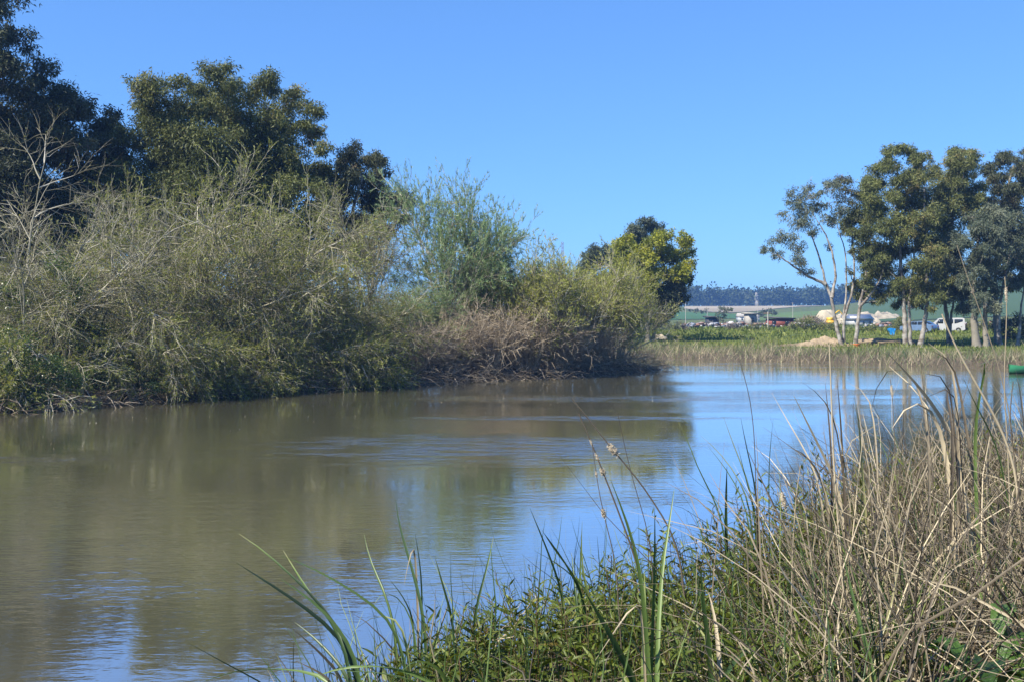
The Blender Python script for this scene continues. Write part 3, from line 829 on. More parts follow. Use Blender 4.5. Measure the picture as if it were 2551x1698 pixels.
shrub('poplar_sapling', 'small pale young poplar in front of the leaning dark eucalyptus', 'tree', 'poplar', sx(920, 57), 57, .3, 1.0, 1.36)
shrub('willow_tree', 'tallest green leafy willow in the middle of the thicket', 'tree', 'green', sx(1130, 57), 57.0, .2, .88, 1.26)
shrub('willow_tree', 'darker green willow on the right flank of the tallest leafy willow', 'tree', 'green', sx(1205, 59), 59.0, 2.2, .7, .85)
shrub('willow_tree', 'low green willow on the left flank of the tallest leafy willow', 'tree', 'green', sx(1060, 55), 55.0, 4.1, .7, .56)
GY = 'yellow-green willows at the right end of the thicket'
for (lb, px, d, rz, s, sz) in [
    ('yellow-green willow just right of the leafy green willow', 1330, 58.6, 0, 1.1, 1.3),
    ('yellow-green willow at the middle of the right end of the thicket', 1430, 61, 1.3, 1.1, 1.3),
    ('yellow-green willow tipping over the point of the left bank', 1530, 64, 2.7, 1.0, 1.22),
    ('yellow willow behind the brown reeds, partly hidden', 1270, 59.5, 3.9, 1.0, 1.15)]:
    shrub('willow_shrub', lb, 'shrub', 'yellow', sx(px, d), d, rz, s, sz, GY)
shrub('willow_shrub', 'silvery pale willow leaning right before the bright yellow-green tree', 'shrub', 'poplar', sx(1560, 67), 67, 1.0, .85, .75, tilt=(0, .28))
shrub('willow_shrub', 'pale bare willow bough reaching right over the point of the bank', 'shrub', 'bare', sx(1480, 62.5), 62.5, .2, .55, .42, tilt=(0, .5))
GB = 'brown dry brush along the left bank'
for i, (lb, px, d, rz, s) in enumerate([
    ('dark brown dry brush left of the reddish brush on the bank', 1030, 52.2, 0, .9),
    ('reddish-brown dry brush below the tallest leafy willow', 1130, 54.0, 1.1, 1.0),
    ('pale brown dry brush in the middle of the brown strip', 1220, 55.0, 2.2, 1.15),
    ('tall brown dry brush right of the middle of the brown strip', 1310, 56.5, 3.0, 1.2),
    ('brown dry brush below the yellow-green willows', 1390, 58.0, 4.0, 1.05),
    ('last brown dry brush toward the point of the left bank', 1460, 60.5, 5.2, .85),
    ('brown dry brush behind the reddish brush', 1170, 57.0, 5.9, 1.2),
    ('brown dry brush behind the tall brown brush', 1350, 59.5, .6, 1.25)]):
    shrub('dry_brush', lb, 'brush', 'brown', sx(px, d), d, rz, s, None, GB)


GBU_ = 'bushes on the flat land behind the far bank'
# bramble / leafy mounds
def mound(name, label, cat, px, d, specs, leaf, seed, L=.09, W=.07, density=900, group=None, depth=1.0, nsub=16, y_off=0):
    rng = np.random.default_rng(seed)
    x = sx(px, d); base = np.array([x, d, h1(x, d) - .05])
    root = empty(name, base)
    mbl, mbt = MB(), MB()
    k = d / F_PX
    for (qx, qy, r) in specs:
        c = P(qx, qy, d); c[1] += rng.uniform(-1, 1) * depth; c = c - base
        foot = np.array([c[0] * .7, c[1] * .6, 0])
        pts, rad = limb(foot, c, .03, .012, 5, rng)
        mbt = MB()
        tubes(mbt, pts, rad, 4, tint=.3)
        crown_leaves(mbl, mbt, c, r * k * (1.35 if group == GBU_ else 1), density, L, W, rng, .1, .5, .8, nsub)
        mbt.build('branch', M['bark_grey'], root, smooth=True)
    mbl.build('foliage', M[leaf], root)
    return tag(root, label, cat, group)


mound('bramble', 'dark green bramble mound at the lower left edge of the bank', 'bush', 60, 36.5,
      [(-40, 880, 70), (40, 870, 60), (110, 880, 60), (-20, 960, 70), (70, 950, 70), (150, 940, 60), (20, 1000, 45), (120, 990, 40), (-60, 1000, 50)], 'ivy', 51, density=1500)
mound('bramble', 'dark bluish-green bramble climbing into the leftmost willows', 'bush', 150, 39.5,
      [(60, 800, 60), (140, 790, 60), (200, 830, 60), (20, 740, 60), (160, 660, 40), (190, 720, 46), (250, 880, 50), (180, 900, 60)], 'ivy', 52, density=900)
mound('bramble', 'bright green bramble patch catching the sun at the waterline', 'bush', 270, 39.6,
      [(210, 950, 40), (260, 920, 42), (310, 950, 42), (250, 985, 30), (340, 975, 34), (200, 900, 40), (390, 960, 34), (310, 900, 34)], 'ivy', 53, density=1300)
mound('bramble', 'small green bramble right of the bright bramble patch', 'bush', 440, 42.5,
      [(410, 930, 30), (450, 915, 34), (490, 940, 30), (440, 965, 26), (520, 955, 24)], 'ivy', 54, density=1100)
mound('evergreen_bush', 'dark green bush low between the thicket and the leafy willow', 'bush', 1010, 56,
      [(980, 700, 36), (1010, 740, 40), (1000, 800, 40), (1050, 800, 36), (960, 780, 36)], 'willow_green', 55, density=700, L=.1, W=.04)
mound('evergreen_bush', 'orange-tinged green bush among the yellow-green willows', 'bush', 1320, 58.8,
      [(1310, 760, 26), (1335, 740, 22), (1325, 790, 26), (1230, 790, 26), (1260, 800, 26), (1350, 780, 20)], 'lime', 56, density=600, L=.1, W=.04)

# brushwood and dead twigs along the left waterline (nobody could count them)
mb = MB()
edge = np.array([(-19, 33.5), (-17.2, 34.8), (-13, 41.2), (-9, 45.5), (-5.5, 48.8), (-2, 52.8), (2.8, 56.2), (8.0, 62.5), (10.4, 67)])
seg = np.linalg.norm(np.diff(edge, axis=0), axis=1); cs = np.concatenate([[0], np.cumsum(seg)])
n = 2700
u = RNG.random(n) * cs[-1]
ex = np.interp(u, cs, edge[:, 0]); ey = np.interp(u, cs, edge[:, 1])
offn = RNG.normal(.45, .5, n)
px_ = ex - offn * .62; py_ = ey + offn * .78
pz = np.maximum(H(px_, py_), -.05) + RNG.uniform(0, .7, n) ** 1.5
st = np.stack([px_, py_, pz], 1)
dd = rvec(n) * np.array([1, 1, .45]) + np.array([.5, -.3, .05])
ln = RNG.uniform(.3, 1.6, n)
g3 = grow(st, dd, ln, 5, RNG, .2, .06)
g3[..., 2] = np.maximum(g3[..., 2], -.03)
tubes(mb, g3, .011 * (1 - .7 * np.linspace(0, 1, 5))[None] * RNG.uniform(.6, 1.8, (n, 1)), 3, tint=np.clip(RNG.normal(.42, .25, n), 0, 1))
o = mb.build('brushwood', M['twig_brown'])
tag(o, 'tangle of dead twigs along the left waterline under the willows', 'brushwood', None, 'stuff')

# ------------------------------------------------------------------ far bank: reeds, meadow, bushes
fedge = np.array([(-8, 97), (5, 94), (12.4, 86), (17.5, 82), (25, 75.6), (34, 65.5), (46, 58)])
seg = np.linalg.norm(np.diff(fedge, axis=0), axis=1); cs = np.concatenate([[0], np.cumsum(seg)])


def farpts(n, lo, hi, rng=RNG):
    u = rng.random(n) * cs[-1]
    x = np.interp(u, cs, fedge[:, 0]); y = np.interp(u, cs, fedge[:, 1])
    o_ = rng.uniform(lo, hi, n)
    return x + o_ * .62 + rng.normal(0, .2, n), y + o_ * .78


mb = MB(); mg = MB()
n = 15000
x, y = farpts(n, -.15, 5.2)
z = np.maximum(H(x, y), -.1)
dense = wob(x, y, 2.2)
keep = RNG.random(n) < .62 + .75 * dense
x, y, z = x[keep], y[keep], z[keep]; n = len(x)
hh = np.clip(.62 + .75 * wob(x, y, 2.3, 1.0), .15, 2) * RNG.uniform(.6, 1.35, n) + .15
dr = rvec(n) * .5 + np.array([.1, 0, 1.0])
B = grow(np.stack([x, y, z], 1), dr, hh, 4, RNG, .22, .05)
isg = RNG.random(n) < .28 + .3 * sst(.0, .8, wob(x, y, 4.0, 2.5))
wd = .022 * np.array([1, .9, .7, .1])[None] * RNG.uniform(.7, 1.5, (n, 1))
ribbons(mb, B[~isg], wd[~isg], tint=np.clip(RNG.normal(.50 + .34 * dense[keep][~isg], .22), 0, 1))
ribbons(mg, B[isg], wd[isg], tint=np.clip(RNG.normal(.55, .2, isg.sum()), 0, 1))
tag(mb.build('dry_reeds', M['straw']), 'fringe of dry tan reeds along the far bank', 'reeds', None, 'stuff')
tag(mg.build('green_reeds', M['reed_green']), 'green sedge mixed into the far bank reeds', 'reeds', None, 'stuff')

mb = MB()
n = 22000
x, y = farpts(n, 3.5, 60)
y = y + np.abs(RNG.normal(0, 6, n)) * 0
keep = (y < 150)
x, y = x[keep], y[keep]; n = len(x)
z = H(x, y)
w_ = wob(x, y, 3.4, .7)
hgt_ = .12 + .22 * np.clip(w_ + .4, 0, 1.2)
c = np.stack([x, y, z - .02], 1)
leaves(mb, c, rvec(n) * .6 + np.array([0, 0, 1.0]), hgt_ * RNG.uniform(.7, 1.6, n) + .08, .07 * RNG.uniform(.6, 1.6, n), np.clip(RNG.normal(.5 + .25 * w_, .2), 0, 1))
tag(mb.build('meadow_grass', M['meadow']), 'green weedy meadow grass on the far bank', 'grass', None, 'stuff')

# low weeds further back, coarser
mb = MB()
n = 16000
a = RNG.uniform(px2a(1480), px2a(2600), n); yy = RNG.uniform(105, 330, n) ** 1.0
x = a * yy; z = H(x, yy)
w_ = wob(x, yy, 9, .2)
keep = RNG.random(n) < .5 + .5 * w_
x, yy, z, w_ = x[keep], yy[keep], z[keep], w_[keep]; n = len(x)
leaves(mb, np.stack([x, yy, z], 1), rvec(n) * .9 + np.array([0, 0, .8]), RNG.uniform(.25, .9, n), RNG.uniform(.12, .35, n), np.clip(RNG.normal(.4 + .2 * w_, .2), 0, 1))
tag(mb.build('weeds', M['meadow']), 'rough weeds on the flat land behind the far bank', 'weeds', None, 'stuff')

GBU = 'bushes on the flat land behind the far bank'
for i, (nm, lb, px, d, sp, lf) in enumerate([
    ('bush', 'grey-brown round leafless bush near the left end of the far meadow', 1695, 150, [(1685, 822, 12), (1700, 818, 14), (1708, 826, 10), (1692, 830, 10)], 'grey_bush'),
    ('bush', 'small grey bush below the lone farm tree', 1827, 150, [(1822, 818, 10), (1833, 815, 11), (1826, 828, 10)], 'grey_bush'),
    ('bush', 'pale blue-green bush beside the trunk of the bright yellow-green tree', 1655, 135, [(1640, 815, 14), (1662, 812, 14), (1680, 815, 12), (1650, 830, 12)], 'euc_grey'),
    ('bush', 'green bush left of the red-walled shed', 1870, 140, [(1850, 824, 10), (1868, 820, 12), (1886, 822, 12), (1904, 824, 11), (1860, 832, 10)], 'euc_olive'),
    ('bush', 'wide dark green bush in front of the brush heap', 2010, 130, [(1978, 818, 12), (1998, 812, 15), (2020, 810, 15), (2042, 812, 14), (2010, 824, 13), (2060, 818, 12)], 'euc_olive'),
    ('bush', 'dark green bush behind the first leaning trunk', 2080, 128, [(2070, 818, 12), (2090, 815, 13), (2082, 828, 12)], 'euc_olive'),
    ('bush', 'green bush between the forked tree and the twin white trunks', 2180, 122, [(2150, 825, 12), (2168, 820, 12), (2200, 826, 12), (2225, 820, 14), (2245, 812, 14)], 'euc_olive'),
    ('bush', 'tall green shrub behind the twin white trunks', 2245, 126, [(2235, 808, 12), (2250, 800, 12), (2262, 812, 12)], 'euc_olive'),
    ('bush', 'dark hedge bush at the right edge behind the trunks', 2520, 96, [(2490, 818, 18), (2515, 806, 22), (2540, 804, 22), (2505, 838, 20), (2540, 835, 22), (2570, 820, 26)], 'euc_dark'),
    ('bush', 'green bush right of the white van', 2430, 125, [(2405, 818, 12), (2425, 812, 12), (2450, 815, 14), (2470, 808, 12)], 'euc_olive')]):
    mound(nm, lb, 'bush', px, d, sp, lf, 60 + i, L=.28, W=.14, density=420, group=GBU, depth=1.0, nsub=12)
mound('farm_tree', 'lone pale tree with a gap in its crown before the green field', 'tree', 1800, 210,
      [(1795, 768, 8), (1808, 772, 8), (1790, 782, 8), (1806, 786, 7), (1797, 795, 6), (1818, 772, 5), (1800, 808, 9), (1792, 816, 8), (1808, 818, 6)], 'euc_grey', 75, L=.5, W=.25, density=160, nsub=9)
mound('farm_tree', 'dark round tree beside the farmhouse in front of the sand field', 'tree', 1915, 420,
      [(1905, 778, 9), (1918, 776, 9), (1928, 780, 7), (1898, 784, 7)], 'euc_dark', 76, L=.9, W=.5, density=50, nsub=12)
mound('farm_tree', 'dark bush line at the left end of the sand field', 'tree', 1740, 480,
      [(1722, 774, 5), (1735, 775, 5), (1760, 775, 6), (1750, 777, 4)], 'euc_dark', 77, L=.9, W=.5, density=50, nsub=10)
mound('farm_tree', 'dark small tree on the skyline of the green hill at the right edge', 'tree', 2535, 640,
      [(2528, 728, 8), (2540, 730, 6), (2518, 732, 5)], 'euc_dark', 78, L=1.2, W=.7, density=30, nsub=10)

# distant wood on the ridge: one mass
mb = MB()
rng = np.random.default_rng(90)
nt2 = 620
a = rng.uniform(px2a(1380), px2a(2330), nt2); yy = rng.uniform(860, 1130, nt2)
x = a * yy; z = H(x, yy)
hh = rng.uniform(14, 21, nt2)
per = 85
k = np.repeat(np.arange(nt2), per)
N = len(k)
u_ = rng.random(N) ** .6
dirs = rvec(N, rng)
rw = hh * rng.uniform(.26, .4, nt2)
lump = 1 + .3 * np.sin(dirs[:, 0] * 5 + k) * np.cos(dirs[:, 2] * 6 + k * 1.7)
off = dirs * (u_ * lump)[:, None] * np.stack([rw[k], rw[k], hh[k] * .42], 1)
c = np.stack([x, yy, z + hh * .58], 1)[k] + off
leaves(mb, c, rvec(N, rng), rng.uniform(1.8, 3.4, N), rng.uniform(1.4, 2.6, N), np.clip(rng.normal(.5, .15, nt2)[k] + rng.normal(0, .15, N), 0, 1), rng)
st = np.stack([x, yy, z], 1)
tubes(mb, np.stack([st, st + np.array([0, 0, 1]) * hh[:, None] * .6], 1), np.stack([np.full(nt2, .35), np.full(nt2, .2)], 1), 4, tint=.2)
tag(mb.build('distant_wood', M['wood_far']), 'dark wood covering the distant ridge', 'wood', None, 'stuff')


# ------------------------------------------------------------------ farm and yard things
def house(label, cat, px, ybase, d, w, dep, h, wall, roof, rz=.2, gable=True, name='farmhouse', nwin=3):
    x = sx(px, d); zb = h1(x, d)
    root = empty(name, (x, d, zb), rz)
    mb = MB(); box(mb, (0, 0, h / 2), (w, dep, h)); mb.build('wall', M[wall], root)
    mb = MB()
    rh = dep * .32 if gable else .25
    ov = .3
    X, Y = w / 2 + ov, dep / 2 + ov
    if gable:
        V = [[-X, -Y, h], [X, -Y, h], [X, Y, h], [-X, Y, h], [-X, 0, h + rh], [X, 0, h + rh], [-X, -Y, h + .15], [X, -Y, h + .15], [X, Y, h + .15], [-X, Y, h + .15]]
        mb.add(V, F3=[[0, 3, 4], [1, 5, 2]], F4=[[0, 4, 5, 1], [3, 2, 5, 4], [0, 1, 2, 3]])
    else:
        box(mb, (0, 0, h + .15), (w + .8, dep + .8, .3), ry=.05)
    mb.build('roof', M[roof], root)
    for i in range(nwin):
        mb = MB(); wx = (i + .5) / nwin * w - w / 2
        box(mb, (wx, -dep / 2 - .02, h * .55), (w / nwin * .3, .1, h * .35))
        mb.build('window', M['glass'], root)
    return tag(root, label, cat)


def zat(px, d):
    return h1(sx(px, d), d)


house('white low farmhouse in front of the sand field', 'house', 1855, 790, 430, 6, 5, 2.2, 'white_paint', 'concrete', .1)
house('small white annex right of the low farmhouse', 'house', 1880, 790, 436, 4, 4, 2.0, 'white_paint', 'concrete', -.2, nwin=2)
house('small white house standing in the distant wood', 'house', 1886, 735, 880, 3.0, 3.0, 11.5, 'white_paint', 'concrete', .5, nwin=2)
house('grey silo-like block left of the red-walled shed', 'silo', 1869, 800, 210, 1.9, 1.9, 2.7, 'concrete', 'concrete', .3, False, 'silo', 1)
house('open shed with a dark sheet roof and a red wall', 'shed', 1942, 800, 205, 5.2, 3.6, 1.8, 'red_paint', 'dark_roof', -.15, False, 'shed', 2)
house('white long warehouse by the white sand heaps', 'warehouse', 2140, 800, 235, 5.0, 4.0, 1.5, 'white_paint', 'steel', .2, True, 'warehouse', 3)
house('small dark hut in the junk yard', 'hut', 1774, 805, 215, 2.4, 2.2, 2.0, 'dark_roof', 'dark_roof', .1, False, 'hut', 1)


def heap(name, label, cat, px, d, w, dep, h, mat, seed, rough=.25, rz=0.0, n=26):
    rng = np.random.default_rng(seed)
    x0 = sx(px, d); z0 = h1(x0, d)
    gx, gy = np.meshgrid(np.linspace(-1, 1, n * 2), np.linspace(-1, 1, n), indexing='ij')
    r = np.sqrt(gx ** 2 + gy ** 2)
    ph = rng.uniform(0, 6, 8)
    bumps = sum(np.sin(gx * (3 + i * 2.3) + ph[i]) * np.cos(gy * (2 + i * 2.1) + ph[-i - 1]) / (1 + i * .6) for i in range(5))
    Z = np.maximum(1 - r ** 1.6, 0) ** .8 * (1 + rough * bumps) * h + rng.normal(0, (.03 if h > 1 else .10) * h, gx.shape) * (r < .97)
    Z = np.where(r >= .99, -.3, Z)
    V = np.stack([gx * w / 2, gy * dep / 2, Z], -1).reshape(-1, 3)
    idx = np.arange(len(V)).reshape(gx.shape)
    F = np.stack([idx[:-1, :-1], idx[1:, :-1], idx[1:, 1:], idx[:-1, 1:]], -1).reshape(-1, 4)
    mb = MB(); mb.add(V, F4=F, tint=np.clip(.5 + .2 * bumps, 0, 1).ravel())
    o = mb.build(name, M[mat], loc=(x0, d, z0)); o.rotation_euler = (0, 0, rz)
    return tag(o, label, cat)


heap('sand_heap', 'largest white sand heap behind the first leaning trunks', 'sand heap', 2075, 260, 14, 10, 2.3, 'sand', 101, .8)
heap('sand_heap', 'white sand heap sloping down to the warehouse', 'sand heap', 2130, 275, 15, 10, 2.5, 'sand', 102, .9)
heap('sand_heap', 'long low white sand bank up the green hill', 'sand heap', 2185, 420, 22, 14, 3.2, 'sand', 103, .6)
mb = MB(); rng = np.random.default_rng(104)
n = 900; th_ = rng.uniform(0, 6.28, n); rr_ = rng.random(n) ** .6
c_ = np.stack([np.cos(th_) * rr_ * 3.9, np.sin(th_) * rr_ * 2.2, (1 - rr_ ** 2) * 2.3 * rng.random(n) ** .4], 1)
g_ = grow(c_, rvec(n, rng) * [1, 1, .5] + [0, 0, .15], rng.uniform(.5, 1.5, n), 3, rng, .2, 0)
tubes(mb, g_, np.array([.05, .04, .02])[None] * rng.uniform(.5, 1.4, (n, 1)), 3, tint=np.clip(rng.normal(.25, .2, n), 0, 1))
x0, d0 = sx(2018, 200), 200
tag(mb.build('brush_heap', M['twig_brown'], loc=(x0, d0, h1(x0, d0))), 'purple-brown heap of cut brush right of the shed', 'brush heap')
heap('earth_mound', 'tan mound of broken earth at the foot of the first right-bank trees', 'earth mound', 2035, 89, 7.8, 3.4, .36, 'tan_earth', 105, .8, n=44)
heap('boulder', 'pale boulder at the left end of the far meadow', 'boulder', 1642, 112, 2.2, 1.4, .6, 'sand', 106, .3, n=8)
heap('earth_mound', 'low earth bank with a dark undercut between the white trunks', 'earth mound', 2215, 92, 7.5, 2.2, .55, 'tan_earth', 107, .4)

GS = 'scrap piles in the yard across the river'
for i, (lb, px, d, w) in enumerate([
    ('scrap pile at the left end of the junk yard line', 1722, 200, 4), ('rusty scrap pile left of the dark hut', 1750, 205, 4), ('scrap pile right of the dark hut', 1785, 200, 3.5),
    ('bluish scrap pile under the lone pale farm tree', 1815, 205, 4), ('pale scrap pile between the lone tree and the silo', 1845, 200, 5), ('scrap pile in front of the red-walled shed', 1895, 198, 4.5),
    ('scrap pile between the shed and the brush heap', 1985, 196, 4), ('yellow and dark scrap pile past the forked trunk', 2195, 190, 6), ('long scrap pile behind the dark trunks at the right', 2465, 190, 9), ('scrap pile behind the white van', 2420, 185, 5)]):
    rng = np.random.default_rng(120 + i)
    x0 = sx(px, d); z0 = h1(x0, d)
    mb = MB()
    for q in range(46):
        px0 = rng.normal(0, w * .3); hgt2 = max(.1, 1.0 - abs(px0) / w) * rng.uniform(.1, 1.1)
        box(mb, (px0, rng.normal(0, .9), hgt2), rng.uniform(.15, 1.1, 3) * [1.3, .8, .5], rng.uniform(0, 3), rng.random(), rx=rng.uniform(-.5, .5))
    tag(mb.build('scrap_pile', M['scrap'], loc=(x0, d, z0)), lb, 'scrap pile', GS)

# excavator
x0, d0 = sx(2070, 225), 225
ex_ = empty('excavator', (x0, d0, h1(x0, d0)), .2)
mb = MB(); box(mb, (0, 0, .9), (1.8, 1.6, .8)); box(mb, (-.3, 0, 1.6), (1.0, 1.3, .8)); mb.build('body', M['yellow_paint'], ex_)
mb = MB(); box(mb, (0, .7, .35), (2.6, .45, .6)); box(mb, (0, -.7, .35), (2.6, .45, .6)); mb.build('track', M['rubber'], ex_)
mb = MB(); tubes(mb, np.array([[.5, 0, 1.2], [1.1, 0, 3.0], [2.0, 0, 3.6], [2.9, 0, 2.6]]), np.array([.18, .17, .15, .12]), 4); mb.build('arm', M['yellow_paint'], ex_)
mb = MB(); box(mb, (3.0, 0, 2.2), (.6, .8, .7), ry=.4); mb.build('bucket', M['steel'], ex_)
tag(ex_, 'yellow excavator with raised arm at the white sand heaps', 'excavator')

GP = 'utility poles across the river'
for i, (lb, px, d, h) in enumerate([
    ('pale utility pole in front of the red-walled shed', 1913, 160, 2.9), ('wooden utility pole before the green field at the left', 1708, 330, 7), ('utility pole against the sand field', 1888, 400, 9),
    ('utility pole between the farm tree and the shed', 1762, 340, 5.5), ('utility pole right of the dark round tree', 1975, 380, 8)]):
    x0 = sx(px, d); r_ = empty('utility_pole', (x0, d, h1(x0, d)))
    mb = MB(); tubes(mb, np.array([[0, 0, -.2], [0, 0, h]]), np.array([.11, .08]), 6, tint=.7); mb.build('pole', M['concrete'], r_)
    mb = MB(); box(mb, (0, 0, h - .25), (1.4, .1, .12)); mb.build('crossarm', M['plank'], r_)
    tag(r_, lb, 'utility pole', GP)

# lattice mast behind the thicket
x0, d0 = sx(1401, 420), 420
r_ = empty('lattice_mast', (x0, d0, h1(x0, d0)))
mb = MB()
hm = 34.0
for a_ in range(3):
    q = a_ * 2.094; tubes(mb, np.array([[math.cos(q) * .6, math.sin(q) * .6, 0], [math.cos(q) * .4, math.sin(q) * .4, hm]]), np.array([.08, .07]), 4)
mb.build('mast_leg', M['red_paint'], r_)
mb = MB()
for lv in range(22):
    z0_ = lv * hm / 22
    for a_ in range(3):
        q, q2 = a_ * 2.094, (a_ + 1) * 2.094; rr_ = .6 - .2 * lv / 22
        tubes(mb, np.array([[math.cos(q) * rr_, math.sin(q) * rr_, z0_], [math.cos(q2) * rr_, math.sin(q2) * rr_, z0_ + hm / 22]]), np.array([.04, .04]), 3)
mb.build('lattice', M['red_paint'], r_)
tag(r_, 'thin red lattice mast rising behind the thicket', 'mast')


# ------------------------------------------------------------------ vehicles, boat, small things on the right bank
def profile_body(mb, prof, w, inset=.12, mi=0):
    """side profile (x,z) extruded across y with tumblehome"""
    prof = np.array(prof); n = len(prof)
    zmax = prof[:, 1].max(); zb = .9
    def ins(z): return inset * np.clip((z - zb) / (zmax - zb), 0, 1)
    ys = [(-1, 0.0), (-1, 1.0), (1, 1.0), (1, 0.0)]
    A = np.stack([prof[:, 0], -(w / 2 - ins(prof[:, 1])), prof[:, 1]], 1)
    Bv = A * [1, -1, 1]
    V = np.concatenate([A, Bv])
    F4 = [[i, (i + 1) % n, (i + 1) % n + n, i + n] for i in range(n)]
    mb.add(V, F4=F4, mi=mi)
    # side caps as triangle fans about a centroid
    for s_, o_ in ((A, 0), (Bv, 1)):
        c = s_.mean(0); W_ = np.concatenate([s_, c[None]])
        mb.add(W_, F3=[[i, (i + 1) % n, n] if o_ else [(i + 1) % n, i, n] for i in range(n)], mi=mi)


def wheel(root, x, y, r=.33):
    o = MB(); t = np.linspace(0, 2 * np.pi, 21)[:-1]
    prof = [(-.11, r * .62), (-.11, r * .93), (-.08, r), (.08, r), (.11, r * .93), (.11, r * .62)]
    V = np.array([[np.cos(a) * q, p, np.sin(a) * q] for p, q in prof for a in t])
    idx = np.arange(len(V)).reshape(len(prof), 20)
    F = np.stack([idx[:-1], np.roll(idx[:-1], -1, 1), np.roll(idx[1:], -1, 1), idx[1:]], -1).reshape(-1, 4)
    o.add(V, F4=F); wh = o.build('wheel', M['rubber'], root, loc=(x, y, r))
    o = MB(); V = np.array([[np.cos(a) * r * .62, 0, np.sin(a) * r * .62] for a in t] + [[0, 0.02, 0]])
    for yy_ in (-.09, .09):
        o.add(V + [0, yy_, 0], F3=[[i, (i + 1) % 20, 20] for i in range(20)])
    o.build('rim', M['steel'], wh)


def vehicle(name, label, cat, loc, rz, prof, w, paint, glass_quads, wheels, lamps, extra=None, s=1.0):
    root = empty(name, loc, rz); root.scale = (s, s, s)
    mb = MB(); profile_body(mb, prof, w); mb.build('body', M[paint], root)
    for nm, quad in glass_quads:
        mb = MB(); q = np.array(quad, float)
        c = q.mean(0); nn = np.cross(q[1] - q[0], q[2] - q[0]); nn /= np.linalg.norm(nn)
        if np.dot(nn, c - np.array([0, 0, c[2]])) < 0: nn = -nn
        V = np.concatenate([q + nn * .012, q - nn * .05])
        mb.add(V, F4=[[0, 1, 2, 3], [0, 4, 5, 1], [1, 5, 6, 2], [2, 6, 7, 3], [3, 7, 4, 0]]); mb.build(nm, M['glass'], root)
    for x in wheels:
        for y in (-w / 2 + .08, w / 2 - .08): wheel(root, x, y)
    for nm, c, sz, mt in lamps:
        mb = MB(); box(mb, c, sz); mb.build(nm, M[mt], root)
    return tag(root, label, cat)


vp = [(-2.2, .35), (-2.3, .55), (-2.25, .95), (-1.55, 1.18), (-.85, 1.78), (-.6, 1.86), (1.9, 1.9), (2.15, 1.8), (2.22, .9), (2.22, .4), (1.9, .28), (-2.0, .28)]
yy0 = .90
xv, dv = sx(2355, 126), 126
vehicle('van', 'white van parked behind the trees on the right bank, nose to the left', 'van', (xv, dv, h1(xv, dv)), -.35, vp, 1.8, 'white_paint',
        [('side_window', [(-1.15, -.845, 1.16), (-.30, -.845, 1.16), (-.30, -.80, 1.70), (-.75, -.80, 1.70)]),
         ('side_window', [(-.15, -.845, 1.16), (.85, -.845, 1.16), (.85, -.80, 1.70), (-.15, -.80, 1.70)]),
         ('side_window', [(1.0, -.845, 1.16), (2.0, -.845, 1.16), (1.95, -.80, 1.70), (1.0, -.80, 1.70)]),
         ('windscreen', [(-1.5, -.72, 1.22), (-1.5, .72, 1.22), (-.9, .66, 1.73), (-.9, -.66, 1.73)]),
         ('rear_window', [(2.19, -.65, 1.2), (2.19, .65, 1.2), (2.155, .6, 1.7), (2.155, -.6, 1.7)])], (-1.45, 1.45),
        [('bumper', (-2.27, 0, .48), (.16, 1.75, .24), 'dark_roof'), ('bumper', (2.24, 0, .45), (.14, 1.75, .22), 'dark_roof'),
         ('headlight', (-2.2, -.68, .85), (.14, .3, .2), 'steel'), ('headlight', (-2.2, .68, .85), (.14, .3, .2), 'steel'),
         ('tail_light', (2.2, -.82, 1.0), (.06, .12, .4), 'red_paint'), ('tail_light', (2.2, .82, 1.0), (.06, .12, .4), 'red_paint'),
         ('door_mirror', (-1.05, -.98, 1.2), (.12, .16, .2), 'dark_roof')])
cp = [(-1.9, .3), (-2.0, .5), (-1.95, .8), (-1.1, .95), (-.5, 1.38), (.9, 1.42), (1.6, 1.0), (1.95, .92), (2.0, .5), (1.9, .3)]
xc, dc = sx(2290, 117), 117
vehicle('car', 'silvery-blue car with a dark roof parked left of the white van', 'car', (xc, dc, h1(xc, dc)), -.9, cp, 1.7, 'blue_paint',
        [('side_window', [(-.85, -.80, .98), (.15, -.80, .98), (.15, -.74, 1.33), (-.45, -.74, 1.33)]),
         ('side_window', [(.25, -.80, .98), (1.25, -.80, .98), (.85, -.74, 1.33), (.25, -.74, 1.33)]),
         ('windscreen', [(-1.05, -.66, .99), (-1.05, .66, .99), (-.55, .6, 1.34), (-.55, -.6, 1.34)]),
         ('rear_window', [(1.5, -.62, 1.06), (1.5, .62, 1.06), (1.0, .58, 1.37), (1.0, -.58, 1.37)])], (-1.25, 1.25),
        [('bumper', (-1.98, 0, .42), (.12, 1.6, .2), 'dark_roof'), ('bumper', (2.0, 0, .42), (.12, 1.6, .2), 'dark_roof'),
         ('headlight', (-1.93, -.6, .68), (.1, .3, .14), 'steel'), ('headlight', (-1.93, .6, .68), (.1, .3, .14), 'steel'),
         ('tail_light', (1.96, -.65, .78), (.06, .24, .14), 'red_paint'), ('tail_light', (1.96, .65, .78), (.06, .24, .14), 'red_paint')])

